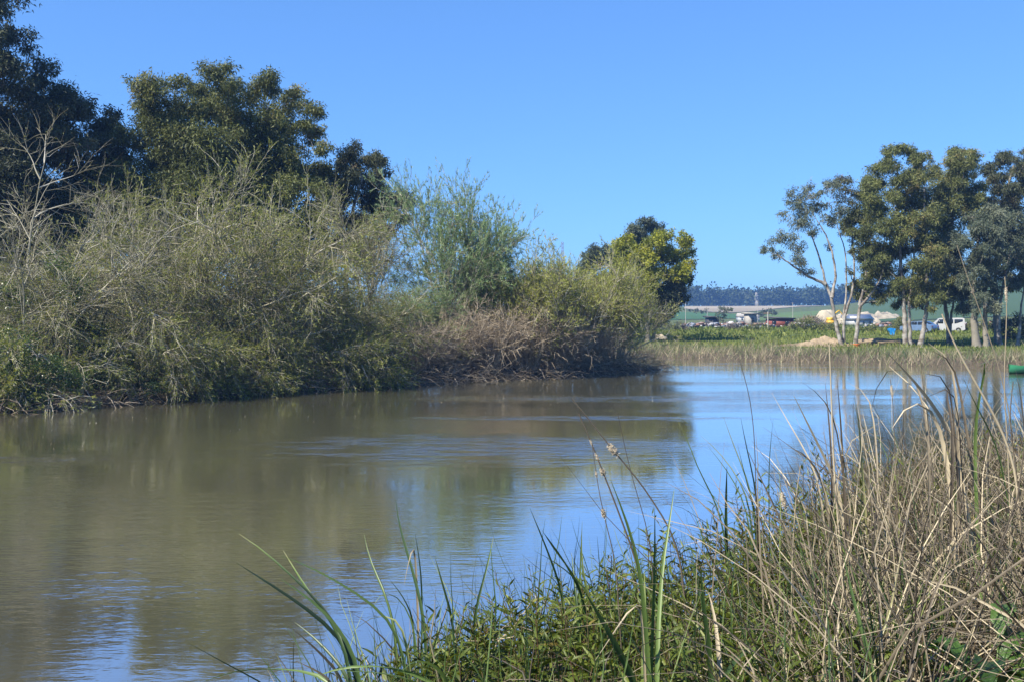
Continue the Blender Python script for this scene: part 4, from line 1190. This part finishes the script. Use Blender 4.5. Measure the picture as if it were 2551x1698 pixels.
# blue plastic sheet on a post
rng = np.random.default_rng(140)
x0, d0 = sx(2222, 108), 108; r_ = empty('plastic_sheet', (x0, d0, h1(x0, d0)))
gx, gz = np.meshgrid(np.linspace(-1, 1, 14), np.linspace(0, 1, 10), indexing='ij')
V = np.stack([gx * (.36 + .45 * gz) + .1 * np.sin(gz * 5), .18 * np.sin(gx * 6 + gz * 4) + .1 * gz, .15 + gz * .95 - .12 * gx ** 2], -1).reshape(-1, 3)
idx = np.arange(len(V)).reshape(14, 10)
mb = MB(); mb.add(V, F4=np.stack([idx[:-1, :-1], idx[1:, :-1], idx[1:, 1:], idx[:-1, 1:]], -1).reshape(-1, 4)); mb.build('sheet', M['tarp'], r_, smooth=True)
mb = MB(); tubes(mb, np.array([[.25, 0, -.1], [.25, 0, .9]]), np.array([.05, .05]), 6); mb.build('post', M['tarp'], r_)
r_.scale = (.6, .6, .75)
tag(r_, 'bright blue plastic sheet hanging on a post in the meadow', 'plastic sheet')

# green boat at the right edge
x0, d0 = sx(2562, 62), 62
r_ = empty('rowing_boat', (x0, d0, 0), .5)
ts = np.linspace(-1, 1, 17); hull = []
for t in ts:
    wdt = .62 * (1 - abs(t) ** 2.6 * (.98 if t < 0 else .35)); sh = .42 + .16 * t * t
    hull.append([(t * 1.9, -wdt, sh), (t * 1.9, -wdt * .85, .12), (t * 1.9, 0, -.08), (t * 1.9, wdt * .85, .12), (t * 1.9, wdt, sh), (t * 1.9, wdt - .07, sh), (t * 1.9, wdt * .75, .14), (t * 1.9, 0, 0), (t * 1.9, -wdt * .75, .14), (t * 1.9, -wdt + .07, sh)])
V = np.array(hull).reshape(-1, 3); idx = np.arange(len(V)).reshape(17, 10)
F = np.stack([idx[:-1], idx[1:], np.roll(idx[1:], -1, 1), np.roll(idx[:-1], -1, 1)], -1).reshape(-1, 4)
mb = MB(); mb.add(V, F4=np.concatenate([F, [[120 + 40 + 0, 120 + 40 + 1, 120 + 40 + 3, 120 + 40 + 4]]])); mb.build('hull', M['green_boat'], r_)
for xs_ in (-.5, .6):
    mb = MB(); box(mb, (xs_, 0, .34), (.25, 1.05, .04)); mb.build('thwart', M['plank'], r_)
tag(r_, 'green rowing boat moored in the reeds at the right edge', 'boat')

# small orange thing, log and timber
x0, d0 = sx(2133, 85.5), 85.5
mb = MB(); t = np.linspace(0, 2 * np.pi, 13)[:-1]
V = np.array([[np.cos(a) * q, np.sin(a) * q, z_] for z_, q in ((0, .16), (.2, .2), (.24, .22), (.24, .18), (.03, .14)) for a in t]); idx = np.arange(60).reshape(5, 12)
mb.add(V * [1.5, 1, 1], F4=np.stack([idx[:-1], np.roll(idx[:-1], -1, 1), np.roll(idx[1:], -1, 1), idx[1:]], -1).reshape(-1, 4))
tag(mb.build('tub', M['orange'], loc=(x0, d0, h1(x0, d0) + .05)), 'small orange tub at the foot of the forked pale trunk', 'tub')
GLG = 'old timbers lying on the right bank'
for i, (lb, px, d, L_, rz) in enumerate([('long timber lying between the forked tree and the twin white trunks', 2175, 88.5, 3.2, .05), ('second timber lying left of the bent trunk', 2240, 88.2, 2.6, -.08), ('short timber by the twin white trunks', 2212, 87.3, 1.6, .3)]):
    x0 = sx(px, d); t = np.linspace(-.5, .5, 6)
    mb = MB(); tubes(mb, np.stack([t * L_, .04 * np.sin(t * 7), .03 * np.cos(t * 5)], 1), np.array([.07, .12, .12, .11, .11, .06]), 8)
    o = mb.build('timber', M['plank'], loc=(x0, d, h1(x0, d) + .32), smooth=True); o.rotation_euler = (0, 0, rz)
    tag(o, lb, 'timber', GLG)

# ------------------------------------------------------------------ foreground vegetation
rng = np.random.default_rng(200)


def near_pts(n, y0, y1, inset0, inset1, rng, xr=(-2.6, 9)):
    xs, ys = [], []
    tot = 0
    while tot < n:
        x = rng.uniform(xr[0], xr[1], n * 2); y = rng.uniform(y0, y1, n * 2)
        s = sdist(NEAR, x, y)
        k = (s > inset0) & (s < inset1) & (np.abs(x / y) < .76) & ~((np.abs(x / y - .480) < .055) & (y < 5.0))
        xs.append(x[k]); ys.append(y[k]); tot += k.sum()
    return np.concatenate(xs)[:n], np.concatenate(ys)[:n]


# herb: leafy upright shoots
mbl, mbs = MB(), MB()
n = 3050
x, y = near_pts(n, 3.2, 12.5, .15, 6.5, rng)
z = H(x, y)
s_in = sdist(NEAR, x, y)
hh = (.34 + .20 * wob(x, y, .55) + .12 * sst(6, 9, y) + .26 * sst(.02, .28, x / y) * sst(5.5, 8, y)) * rng.uniform(.75, 1.25, n) * (.55 + .45 * sst(.2, 1.2, s_in))
hh = np.maximum(hh, .14) * 1.15
dr = rvec(n, rng) * .32 + np.array([-.05, 0, 1.0])
G = grow(np.stack([x, y, z], 1), dr, hh + .08, 6, rng, .10, -.02)
tubes(mbs, G[:, [0, 2, 4, 5]], .0035 * np.linspace(1, .5, 4)[None] * np.ones((n, 1)), 3, tint=rng.random(n))
per = 17
f = np.linspace(.22, 1.0, per)
ff = f * 5; kk = np.minimum(ff.astype(int), 4); fr = (ff - kk)[None, :, None]
C = G[:, kk] * (1 - fr) + G[:, kk + 1] * fr
ax = nrm(G[:, kk + 1] - G[:, kk])
ang = np.arange(per) * 2.4 + rng.uniform(0, 6.28, (n, 1)) + rng.normal(0, .3, (n, per))
upness = np.broadcast_to(.25 + .9 * f[None] ** 3, (n, per))
D = np.stack([np.cos(ang), np.sin(ang), upness], -1) + ax * .35
L = .118 * (1.15 - .65 * f[None] ** 2) * rng.uniform(.6, 1.35, (n, per))
tn = np.clip(.45 + .12 * wob(x, y, .8, 2)[:, None] + .10 * f[None] + rng.normal(0, .17, (n, per)), 0, 1)
keep = rng.random((n, per)) < .92
keep &= (rng.random(n) > .62 * sst(.30, .40, x / y))[:, None]
near_ = np.broadcast_to((y < 8.0)[:, None], (n, per))
for kk_, fl in ((keep & near_, True), (keep & ~near_, False)):
    leaves(mbl, C[kk_], D[kk_], L[kk_], L[kk_] * .20, tn[kk_], rng, full=fl, curl=.5)
tag(mbl.build('herb_foliage', M['herb']), 'dense dark green narrow-leaved herbs covering the near bank', 'herbs', None, 'stuff')
tag(mbs.build('herb_stems', M['herb_stem']), 'reddish stems of the herbs on the near bank', 'herbs', None, 'stuff')

# dead litter of bent reed blades among the herbs
mb = MB()
n = 6300
x, y = near_pts(n, 3.4, 12.0, .3, 7.0, rng)
right = sst(.20, .36, x / y)
k = rng.random(n) < .13 + .87 * right
x, y, right = x[k], y[k], right[k]; n = len(x)
z = H(x, y)
hh = rng.uniform(.4, 1.1, n) * (.72 + .68 * right)
K = 7
dr = rvec(n, rng) * .75 + np.array([0, 0, 1.0])
G = grow(np.stack([x, y, z], 1), dr, hh * 1.3, K, rng, .17, .19)
ribbons(mb, G, (.0085 * np.array([.8, 1, 1, .95, .8, .55, .1]))[None] * rng.uniform(.5, 1.5, (n, 1)), tint=np.clip(rng.normal(.45, .28, n), 0, 1), rng=rng)
# leaning broken stems
n = 2800
x, y = near_pts(n, 3.6, 12.5, .2, 6.5, rng)
right = sst(.22, .36, x / y)
k = rng.random(n) < .06 + .94 * right
x, y, right = x[k], y[k], right[k]; n = len(x)
z = H(x, y)
G = grow(np.stack([x, y, z], 1), rvec(n, rng) * .36 + np.array([.05, 0, 1.0]), rng.uniform(.45, 1.25, n) * (.7 + .55 * right), 7, rng, .11, .04)
tubes(mb, G, (.0042 * np.array([1, 1, .95, .9, .8, .65, .3]))[None] * rng.uniform(.6, 1.4, (n, 1)), 4, tint=np.clip(rng.normal(.38, .28, n), 0, 1))
# fine tangle of twigs
n = 5200
x, y = near_pts(n, 3.6, 11.5, .2, 6.5, rng)
right = sst(.24, .44, x / y)
k = rng.random(n) < .10 + .90 * right
x, y, right = x[k], y[k], right[k]; n = len(x)
z = H(x, y) + rng.uniform(.05, .95, n) * (.45 + .55 * right)
G = grow(np.stack([x, y, z], 1), rvec(n, rng) + np.array([0, 0, .4]), rng.uniform(.12, .5, n), 5, rng, .25, .05)
tubes(mb, G, (.0024 * np.array([1, .9, .8, .6, .3]))[None] * rng.uniform(.6, 1.6, (n, 1)), 3, tint=np.clip(rng.normal(.4, .22, n), 0, 1))
tag(mb.build('dead_reed_litter', M['straw']), 'grey-tan tangle of dead reeds and stems on the near bank', 'dead reeds', None, 'stuff')

# green grass blades mixed through
mb = MB()
n = 2600
x, y = near_pts(n, 3.4, 11.5, .2, 7.0, rng)
z = H(x, y)
G = grow(np.stack([x, y, z], 1), rvec(n, rng) * .35 + np.array([-.05, 0, 1.0]), rng.uniform(.45, 1.05, n), 8, rng, .07, .045)
ribbons(mb, G, (.008 * np.array([.8, 1, 1, .95, .85, .7, .5, .1]))[None] * rng.uniform(.5, 1.3, (n, 1)), tint=np.clip(rng.normal(.45, .24, n), 0, 1), rng=rng)
tag(mb.build('green_sedge', M['reed_green']), 'green sedge blades rising through the herbs on the near bank', 'sedge', None, 'stuff')


# prominent single blades and canes, traced at their own distance
def z8(l): return [(400 + a / 1.963, 1100 + b_ / 1.963) for a, b_ in l]
def z7(l): return [(1350 + a / 1.746, 800 + b_ / 1.746) for a, b_ in l]


def smoothline(pts, K, d0, d1, rng):
    """pixel polyline (tip first) -> world curve rooted in the ground"""
    pts = np.array(pts[::-1], float)      # root first
    n = len(pts)
    seg = np.concatenate([[0], np.cumsum(np.linalg.norm(np.diff(pts, axis=0), axis=1))]); seg /= seg[-1]
    dd = d0 + (d1 - d0) * seg
    W_ = np.array([P(px, py, d) for (px, py), d in zip(pts, dd)])
    gz = h1(W_[0, 0], W_[0, 1])
    if W_[0, 2] > gz + .02:     # carry the root down to the soil
        dirn = W_[0] - W_[1]; dirn = dirn / np.linalg.norm(dirn)
        drop = W_[0, 2] - gz
        rt = W_[0] + np.array([dirn[0] * drop * .25, -.05, 0]); rt[2] = gz - .02
        W_ = np.concatenate([[rt], W_])
        L0 = np.linalg.norm(W_[1] - W_[0]); Lt = np.sum(np.linalg.norm(np.diff(W_[1:], axis=0), axis=1))
        seg = np.concatenate([[0], (L0 + seg * Lt) / (L0 + Lt)])
    t = np.linspace(0, 1, K)
    C_ = np.stack([np.interp(t, seg, W_[:, i]) for i in range(3)], 1)
    for _ in range(2):
        C_[1:-1] = C_[1:-1] * .5 + (C_[:-2] + C_[2:]) * .25
    return C_


def blade(parent, origin, pts, d0, d1, w, mat, tint, rng, K=14, tint_tip=None):
    C_ = smoothline(pts, K, d0, d1, rng) - origin
    t = np.linspace(0, 1, K)
    W_ = 1.7 * w * np.interp(t, [0, .15, .6, .85, 1], [.7, 1, .85, .5, .08])
    mb = MB()
    sd = np.array([[1.0, rng.uniform(-.8, .8), .1]])
    tt = tint if tint_tip is None else np.repeat(np.interp(t, [0, .7, 1], [tint, tint, tint_tip]), 3)
    ribbons(mb, C_[None], W_[None], tint=tint, rng=rng, fold=.3, side=sd)
    if tint_tip is not None: mb.T[-1] = tt
    return mb.build('blade', M[mat], parent)


def clump(label, d, items, group='long reed blades leaning over the water from the near bank', name='reed_clump'):
    rng = np.random.default_rng(abs(hash(label)) % 1000 if False else sum(map(ord, label)))
    bx = np.mean([it[0][-1][0] for it in items]); by = max(it[0][-1][1] for it in items)
    o0 = P(bx, by, d); o0[2] = h1(o0[0], o0[1])
    root = empty(name, o0)
    for it in items:
        pts, w, mat, tn = it[:4]
        tip = it[4] if len(it) > 4 else None
        blade(root, o0, pts, d + rng.uniform(-.12, .12), d + rng.uniform(-.5, .5), w, mat, tn, rng, tint_tip=tip)
    return tag(root, label, 'reeds', group)


RG, ST = 'reed_green', 'straw'
clump('reed clump with the longest blades sweeping left over the water, one tan-tipped', 5.2, [
    (z8([(370, 590), (560, 710), (780, 860), (935, 1015)]), .015, RG, .0),
    (z8([(385, 450), (470, 485), (560, 590), (700, 700), (840, 860), (945, 1035)]), .011, RG, .05, 1.0),
    (z8([(590, 555), (700, 590), (880, 690), (1050, 800), (1160, 895)]), .010, RG, .55),
    (z8([(600, 530), (650, 610), (690, 690), (780, 810), (900, 960)]), .012, RG, .30, 1.0),
    (z8([(590, 670), (700, 740), (800, 820), (880, 920), (955, 1030)]), .014, RG, .45),
    (z8([(920, 945), (1000, 862), (1100, 830), (1160, 850), (1190, 900)]), .009, RG, .85),
    (z8([(655, 880), (760, 960), (850, 1060), (930, 1150)]), .014, RG, .25),
    (z8([(645, 912), (740, 990), (830, 1080), (900, 1160)]), .010, ST, .6)])
clump('reed clump at the bottom edge with a blade arching far left', 4.6, [
    (z8([(205, 1172), (350, 1112), (560, 1106), (760, 1130), (900, 1170)]), .012, RG, .6),
    (z8([(130, 978), (300, 1070), (490, 1170), (620, 1230)]), .008, RG, .2),
    (z8([(745, 1150), (860, 1095), (1060, 1080), (1200, 1110), (1395, 1172)]), .016, RG, .62),
    (z8([(850, 1125), (1000, 1112), (1180, 1140), (1330, 1190)]), .013, RG, .7),
    (z8([(1180, 1120), (1220, 1055), (1290, 1050), (1370, 1110), (1420, 1180)]), .012, RG, .55),
    (z8([(660, 1070), (760, 1110), (860, 1180)]), .010, ST, .8)])
clump('pair of upright reeds with one broken over tip, left of the lone blade', 5.8, [
    (z8([(1150, 285), (1158, 400), (1210, 540), (1258, 720), (1288, 830)]), .013, RG, .35),
    (z8([(1190, 700), (1210, 580), (1243, 450), (1250, 620), (1262, 850)]), .010, ST, .55),
    (z8([(1245, 448), (1265, 560), (1280, 720)]), .007, RG, .4),
    (z8([(995, 450), (1010, 560), (1090, 720), (1140, 870)]), .010, RG, .6),
    (z8([(1115, 665), (1180, 740), (1240, 860)]), .008, RG, .4),
    (z8([(1340, 555), (1380, 700), (1430, 870)]), .010, RG, .45, .9),
    (z8([(1040, 800), (1060, 720), (1130, 710), (1200, 800), (1240, 880)]), .006, RG, .6)])
clump('lone straight green blade standing over blue water near the bottom centre', 6.3, [(z8([(1630, 455), (1590, 640), (1540, 805)]), .012, RG, .3, .95), (z8([(1765, 548), (1850, 620), (1960, 690)]), .004, ST, .2)])
clump('reed blades below the furry cattail, spread like a fan', 6.0, [
    (z8([(1805, 320), (1880, 500), (1965, 730)]), .009, RG, .5),
    (z8([(1870, 438), (1960, 560), (2030, 680), (2080, 800)]), .010, RG, .3),
    (z8([(2062, 390), (2055, 560), (2050, 720)]), .008, RG, .75),
    (z8([(1825, 530), (1930, 580), (2060, 690), (2130, 780)]), .008, RG, .8),
    (z8([(2010, 540), (2020, 660), (2040, 850)]), .010, RG, .35, .9),
    (z7([(0, 905), (60, 1000), (130, 1080), (180, 1180)]), .010, RG, .4),
    (z7([(175, 870), (170, 1000), (180, 1120), (230, 1250)]), .008, RG, .8),
    (z7([(270, 1110), (310, 960), (290, 1180)]), .005, ST, .5)])
clump('thick green reeds rising at the bottom right of centre', 4.9, [
    (z7([(190, 1180), (280, 1330), (360, 1480), (420, 1620)]), .022, RG, .25),
    (z7([(300, 690), (370, 860), (430, 1070), (450, 1300), (470, 1560)]), .014, RG, .55),
    (z7([(575, 730), (560, 860), (530, 1000), (510, 1250), (500, 1550)]), .014, RG, .7),
    (z7([(490, 810), (490, 1000), (480, 1250), (470, 1560)]), .014, RG, .45),
    (z7([(725, 1180), (750, 1260), (765, 1400), (780, 1580)]), .016, ST, .75),
    (z7([(690, 1060), (700, 1200), (725, 1380), (740, 1580)]), .018, RG, .3),
    (z7([(610, 1265), (690, 1330), (735, 1430), (750, 1580)]), .012, RG, .85),
    (z7([(1040, 1415), (920, 1408), (830, 1480), (760, 1600)]), .015, RG, .35),
    (z7([(230, 1475), (330, 1330), (430, 1170), (440, 1400), (450, 1600)]), .008, ST, .8),
    (z7([(445, 1075), (450, 1250), (440, 1500)]), .013, RG, .8),
    (z7([(980, 1510), (1010, 1450), (1050, 1380), (1060, 1600)]), .012, ST, .85)])
clump('dark upright reeds against the water left of the tall tan cane', 7.2, [
    (z7([(585, 420), (630, 480), (660, 610), (710, 700), (775, 800)]), .008, RG, .4, 1.0),
    (z7([(790, 415), (830, 530), (880, 650), (920, 760)]), .009, RG, .3),
    (z7([(865, 420), (890, 560), (930, 720)]), .013, RG, .1),
    (z7([(690, 495), (760, 550), (830, 640), (900, 760)]), .008, RG, .3),
    (z7([(720, 540), (790, 620), (850, 720), (890, 800)]), .008, RG, .6),
    (z7([(805, 630), (802, 720), (800, 860)]), .016, RG, .15),
    (z7([(700, 700), (770, 790), (800, 870)]), .008, RG, .45),
    (z7([(1005, 430), (990, 560), (985, 660)]), .007, RG, .5),
    (z7([(850, 530), (870, 620), (900, 740), (930, 830)]), .008, RG, .5, .9)])
clump('tan dry reed leaves crossing beside the tall straight cane', 7.0, [
    (z7([(1095, 320), (1150, 430), (1220, 570), (1290, 700)]), .016, ST, .9),
    (z7([(1000, 310), (1060, 420), (1130, 540), (1200, 640)]), .009, ST, .8),
    (z7([(1232, 265), (1245, 400), (1262, 620)]), .013, ST, .12),
    (z7([(1284, 250), (1300, 420), (1312, 640)]), .013, ST, .10),
    (z7([(1325, 263), (1430, 275), (1440, 420), (1460, 600)]), .010, ST, .7),
    (z7([(1045, 545), (1110, 540), (1170, 600), (1230, 700)]), .012, ST, .75),
    (z7([(1360, 330), (1380, 440), (1390, 620)]), .012, RG, .95),
    (z7([(1130, 262), (1190, 295), (1240, 330), (1290, 480)]), .008, ST, .2),
    (z7([(1540, 660), (1560, 900), (1500, 1200), (1440, 1500)]), .010, RG, .9),
    (z7([(1200, 600), (1290, 540), (1370, 580), (1440, 700), (1460, 850)]), .012, ST, .85)])
clump('arched pale reed leaves crossing high at the upper right of the near bank', 6.6, [
    (z7([(1430, 400), (1440, 260), (1475, 180), (1520, 145), (1590, 160), (1640, 250), (1680, 420)]), .012, ST, .55),
    (z7([(1495, 130), (1600, 230), (1720, 380), (1800, 520)]), .020, ST, .95),
    (z7([(1510, 195), (1600, 260), (1700, 380), (1760, 520)]), .014, ST, .95),
    (z7([(1525, 460), (1550, 370), (1640, 300), (1700, 350), (1750, 500)]), .018, ST, .9),
    (z7([(1620, 380), (1790, 230), (1810, 400), (1820, 600)]), .010, ST, .3),
    (z7([(1560, 240), (1700, 210), (1770, 190), (1790, 420)]), .008, ST, .25),
    (z7([(1680, 95), (1720, 75), (1790, 120), (1800, 300), (1810, 500)]), .016, ST, .6),
    (z7([(1700, 130), (1760, 110), (1800, 180)]), .014, ST, .4),
    (z7([(1780, 265), (1740, 310), (1790, 400)]), .016, ST, .2),
    (z7([(1900, 190), (1960, 110), (1900, 300), (1880, 500)]), .014, RG, .6),
    (z7([(1830, 240), (1900, 400), (1980, 520)]), .010, RG, .5),
    (z7([(2060, 210), (2085, 330), (2097, 500)]), .011, ST, .75)])
clump('bright green grass blades at the bottom right corner', 4.4, [
    (z7([(1900, 1490), (1830, 1520), (1780, 1620)]), .012, RG, .95),
    (z7([(1735, 1195), (1700, 1290), (1660, 1420), (1640, 1600)]), .014, RG, .55),
    (z7([(1590, 1180), (1620, 1330), (1650, 1600)]), .010, RG, .45),
    (z7([(1310, 1010), (1350, 1200), (1420, 1450), (1460, 1620)]), .014, RG, .5),
    (z7([(1400, 1100), (1430, 1300), (1470, 1600)]), .010, RG, .3),
    (z7([(1560, 1020), (1520, 1250), (1440, 1450), (1420, 1600)]), .009, RG, .98)])

# random extra upright reeds at the right as clumps of their own
rng = np.random.default_rng(321)
spots = [(1.6, 8.2, 'thin reed tuft left of the tan dry leaves'), (2.3, 8.6, 'reed tuft behind the tan dry leaves'), (2.6, 7.4, 'reed tuft in front of the crossing arched leaves'), (3.3, 8.4, 'tall mixed reed tuft under the arched leaves'),
         (3.1, 6.6, 'dry reed tuft below the crossing arched leaves'), (3.9, 8.0, 'reed tuft at the right edge near the water'), (2.9, 9.4, 'farthest reed tuft on the near bank'), (3.4, 7.2, 'reed tuft cut by the right edge of the photo'),
         (2.1, 6.2, 'reed tuft in the middle of the right-hand tangle'), (2.5, 5.4, 'low reed tuft above the broad-leaved plant'), (1.2, 5.2, 'reed tuft in the herbs at bottom centre right'), (4.4, 9.6, 'dense reed tuft far right behind the others'), (4.9, 8.3, 'rightmost tall reed tuft on the near bank'), (4.3, 6.4, 'rightmost reed tuft of the front row on the near bank')]
for (x0, y0, lb) in spots:
    z0 = h1(x0, y0)
    root = empty('reed_clump', (x0, y0, z0))
    nb = 18 if x0 / y0 > .36 else 7
    for i in range(nb):
        K = 10
        hgt3 = rng.uniform(.8, 1.7)
        G = grow(np.array([[rng.normal(0, .16), rng.normal(0, .16), -.03]]), rvec(1, rng) * .30 + np.array([-.03, 0, 1.0]), hgt3, K, rng, .06, rng.choice([.0, .05, .13]))
        mb = MB()
        gr = rng.random() < .38
        ribbons(mb, G, (rng.uniform(.006, .012) * np.interp(np.linspace(0, 1, K), [0, .2, .7, 1], [.7, 1, .8, .1]))[None], tint=float(np.clip(rng.normal(.5, .22), 0, 1)), rng=rng)
        mb.build('blade', M[RG if gr else ST], root)
    tag(root, lb, 'reeds', 'reed tufts on the near right bank')


# cattails and canes
def seed_head(mb, c, axis, L, R, seed):
    rng = np.random.default_rng(seed)
    K, S = 9, 12
    t = np.linspace(0, 1, K)
    pts = c + axis * ((t - .5) * L)[:, None]
    rad = R * np.sin(np.clip(t, .04, .96) * np.pi) ** .55
    pts = pts + rng.normal(size=pts.shape) * R * .12
    tubes(mb, pts, rad, S, tint=.55)
    n = 260
    d_ = rvec(n, rng)
    b_ = c + axis * (rng.uniform(-.45, .45, n) * L)[:, None]
    leaves(mb, b_ + d_ * R * .6, d_ + axis * .4, R * 1.0, R * .22, np.clip(rng.normal(.7, .2, n), 0, 1), rng)


def cattail(label, pts, d0, d1, r, heads, tint=.3, name='cattail', cat='cattail', group=None, K=22):
    rng = np.random.default_rng(sum(map(ord, label)))
    C_ = smoothline(pts, K, d0, d1, rng)
    o0 = C_[0].copy(); root = empty(name, o0)
    mb = MB(); tubes(mb, C_ - o0, 1.35 * r * np.linspace(1, .4, K), 6, tint=tint); mb.build('stem', M['straw'], root, smooth=True)
    for i, (hx, hy, L_, R_) in enumerate(heads):
        sxy = np.stack([C_[:, 0] / C_[:, 1] * F_PX + CX, HY - (C_[:, 2] - CAM_H) / C_[:, 1] * F_PX], 1)
        j = int(np.argmin(np.hypot(sxy[:, 0] - hx, sxy[:, 1] - hy))); j = min(max(j, 1), K - 2)
        ax_ = C_[j + 1] - C_[j - 1]; ax_ /= np.linalg.norm(ax_)
        mb = MB(); seed_head(mb, C_[j] - o0, ax_, L_, R_, i + 5); mb.build('seed_head', M['fluff'], root, smooth=True)
    return tag(root, label, cat, group)


GC = 'cattails gone to seed on the near bank'
h7 = lambda a, b_: (1350 + a / 1.746, 800 + b_ / 1.746)
cattail('cattail with the big pale fluffy head leaning left over the water', z7([(130, 335), (250, 480), (320, 580), (372, 625), (450, 730), (560, 900), (600, 1000)]), 5.6, 5.6, .0055, [(*h7(328, 588), .07, .017)], group=GC)
cattail('cattail with ragged fluff and a knob head, between the two others', z7([(160, 400), (215, 520), (245, 610), (272, 668), (300, 740), (360, 900), (400, 1010), (430, 1100), (450, 1300)]), 5.3, 5.3, .006, [(*h7(272, 668), .035, .012), (*h7(248, 612), .05, .007), (*h7(225, 545), .04, .005)], group=GC)
cattail('leftmost thin cattail with one small ragged head', z7([(220, 550), (240, 690), (262, 815), (290, 920), (322, 1050)]), 5.5, 5.5, .0035, [(*h7(262, 812), .05, .011), (*h7(240, 690), .03, .006)], group=GC)
cattail('cattail with a tall ragged head among the herbs right of centre', z7([(1035, 700), (1048, 780), (1075, 860), (1090, 1000), (1095, 1200)]), 6.2, 6.2, .005, [(*h7(1048, 785), .11, .014)], .5, group=GC)
cattail('cattail with a small head below the arched reed leaves', z7([(1515, 250), (1525, 300), (1530, 450), (1540, 640)]), 7.0, 7.0, .004, [(*h7(1522, 295), .09, .008)], .4, group=GC)
GCA = 'bare canes standing on the near bank'
for lb, pts, d, r, tn in [
    ('thin dark cane rising right of the cattails', [(330, 400), (370, 590), (410, 740), (460, 900), (480, 1050)], 5.8, .003, .2),
    ('tall thin dark cane with a bent leaf tip, alone over blue water', [(860, 170), (905, 320), (925, 500), (930, 700), (935, 900)], 6.5, .0035, .15),
    ('tall straight tan cane, highest at the centre right', [(1250, 100), (1258, 300), (1266, 560), (1290, 900), (1310, 1100)], 6.4, .007, .85),
    ('straight pale cane standing in the herbs', [(1125, 625), (1105, 760), (1090, 1000), (1085, 1250)], 5.6, .0045, .7),
    ('thick tan cane curving from upper left down to the right edge', [(1740, -30), (1790, 100), (1850, 200), (1910, 310), (2000, 460), (2060, 640)], 6.2, .009, .85),
    ('long thin cane leaning left, highest of all at the right', [(1805, -330), (1860, -160), (1930, 20), (1990, 200), (2040, 420)], 6.8, .0045, .6),
    ('dark leaning cane behind the arched leaves', [(1640, 100), (1660, 300), (1690, 520), (1700, 700)], 7.2, .004, .35),
    ('slender cane by the right edge', [(2050, 260), (2030, 420), (2060, 620), (2080, 800)], 5.9, .005, .3)]:
    cattail(lb, z7(pts), d, d, r, [], tn, 'dry_cane', 'cane', GCA)
cattail('cane with a pale feathery seed tip near the right edge', [(2503, 690), (2510, 740), (2505, 860), (2500, 960), (2510, 1100)], 6.4, 6.4, .005, [(2506, 712, .10, .008)], .7, 'dry_cane', 'cane', GCA)

# crooked twig with fine offshoots over the water
# broad-leaved dock in the corner
root = empty('dock_plant', (sx(2470, 4.55), 4.55, h1(sx(2470, 4.55), 4.55)))
rng = np.random.default_rng(77)
for i in range(17):
    a_ = i * 2.4; el_ = rng.uniform(.35, 1.1)
    Ld = rng.uniform(.20, .33); Wd = Ld * rng.uniform(.34, .5)
    K, S = 11, 7
    t = np.linspace(0, 1, K)
    dirn = np.array([math.cos(a_), math.sin(a_), 0])
    sd = np.array([-dirn[1], dirn[0], 0])
    stalk = .14 + .20 * rng.random()
    cen = dirn[None] * ((stalk * .5 + t * Ld * math.cos(el_ * .8)))[:, None]
    cen[:, 2] = stalk * 1.3 + Ld * (math.sin(el_) * t - .55 * t * t)
    wv = Wd * .5 * np.sin(np.clip(t * .94 + .06, 0, 1) * np.pi) ** .65 * (1 + .10 * np.sin(t * 22 + i))
    sv = np.linspace(-1, 1, S)
    V = cen[:, None, :] + sd[None, None] * (wv[:, None] * sv)[..., None]
    V[..., 2] += np.abs(sv)[None] * wv[:, None] * .35 + .012 * np.sin(t * 26)[:, None] * np.abs(sv)[None] ** 1.5
    idx = np.arange(K * S).reshape(K, S)
    mb = MB(); mb.add(V.reshape(-1, 3), F4=np.stack([idx[:-1, :-1], idx[1:, :-1], idx[1:, 1:], idx[:-1, 1:]], -1).reshape(-1, 4), tint=np.clip(rng.normal(.5, .2), 0, 1))
    tubes(mb, np.stack([np.array([0, 0, -.02]), cen[0] * [.6, .6, .6], cen[0]]), np.array([.006, .005, .004]), 5, tint=.9)
    mb.build('leaf', M['dock'], root, smooth=True)
tag(root, 'broad-leaved bright green plant in the bottom right corner', 'plant')

# bits floating on the water near the left bank
mb = MB()
n = 60
x = RNG.uniform(-16, 6, n); y = 26 + (x + 16) * .95 + RNG.uniform(-6, 5, n)
leaves(mb, np.stack([x, y, np.full(n, .012)], 1), rvec(n) * [1, 1, .05], .03 * RNG.uniform(.6, 1.5, n), .02, .9)
tag(mb.build('floating_flecks', M['fluff']), 'pale seed flecks floating on the river', 'flecks', None, 'stuff')

# ------------------------------------------------------------------ air
HAZE = 0.00034
if HAZE:
    mb = MB(); box(mb, (0, 500, 26), (1900, 1700, 56))
    m = bpy.data.materials.new('haze_air'); m.use_nodes = True
    nt = m.node_tree; nt.nodes.clear()
    out = nt.nodes.new('ShaderNodeOutputMaterial'); pv = nt.nodes.new('ShaderNodeVolumePrincipled')
    pv.inputs['Color'].default_value = (.22, .45, 1.0, 1); pv.inputs['Density'].default_value = HAZE; pv.inputs['Anisotropy'].default_value = .2
    nt.links.new(pv.outputs[0], out.inputs['Volume'])
    tag(mb.build('haze', m), kind='stuff')
tris = sum(len(me.loop_triangles) if me.loop_triangles else sum(1 for _ in ()) for me in bpy.data.meshes)
tt = 0
for me in bpy.data.meshes:
    tt += len(me.loops) - 2 * len(me.polygons)
print('TRIANGLES', tt, 'OBJECTS', len(bpy.data.objects))
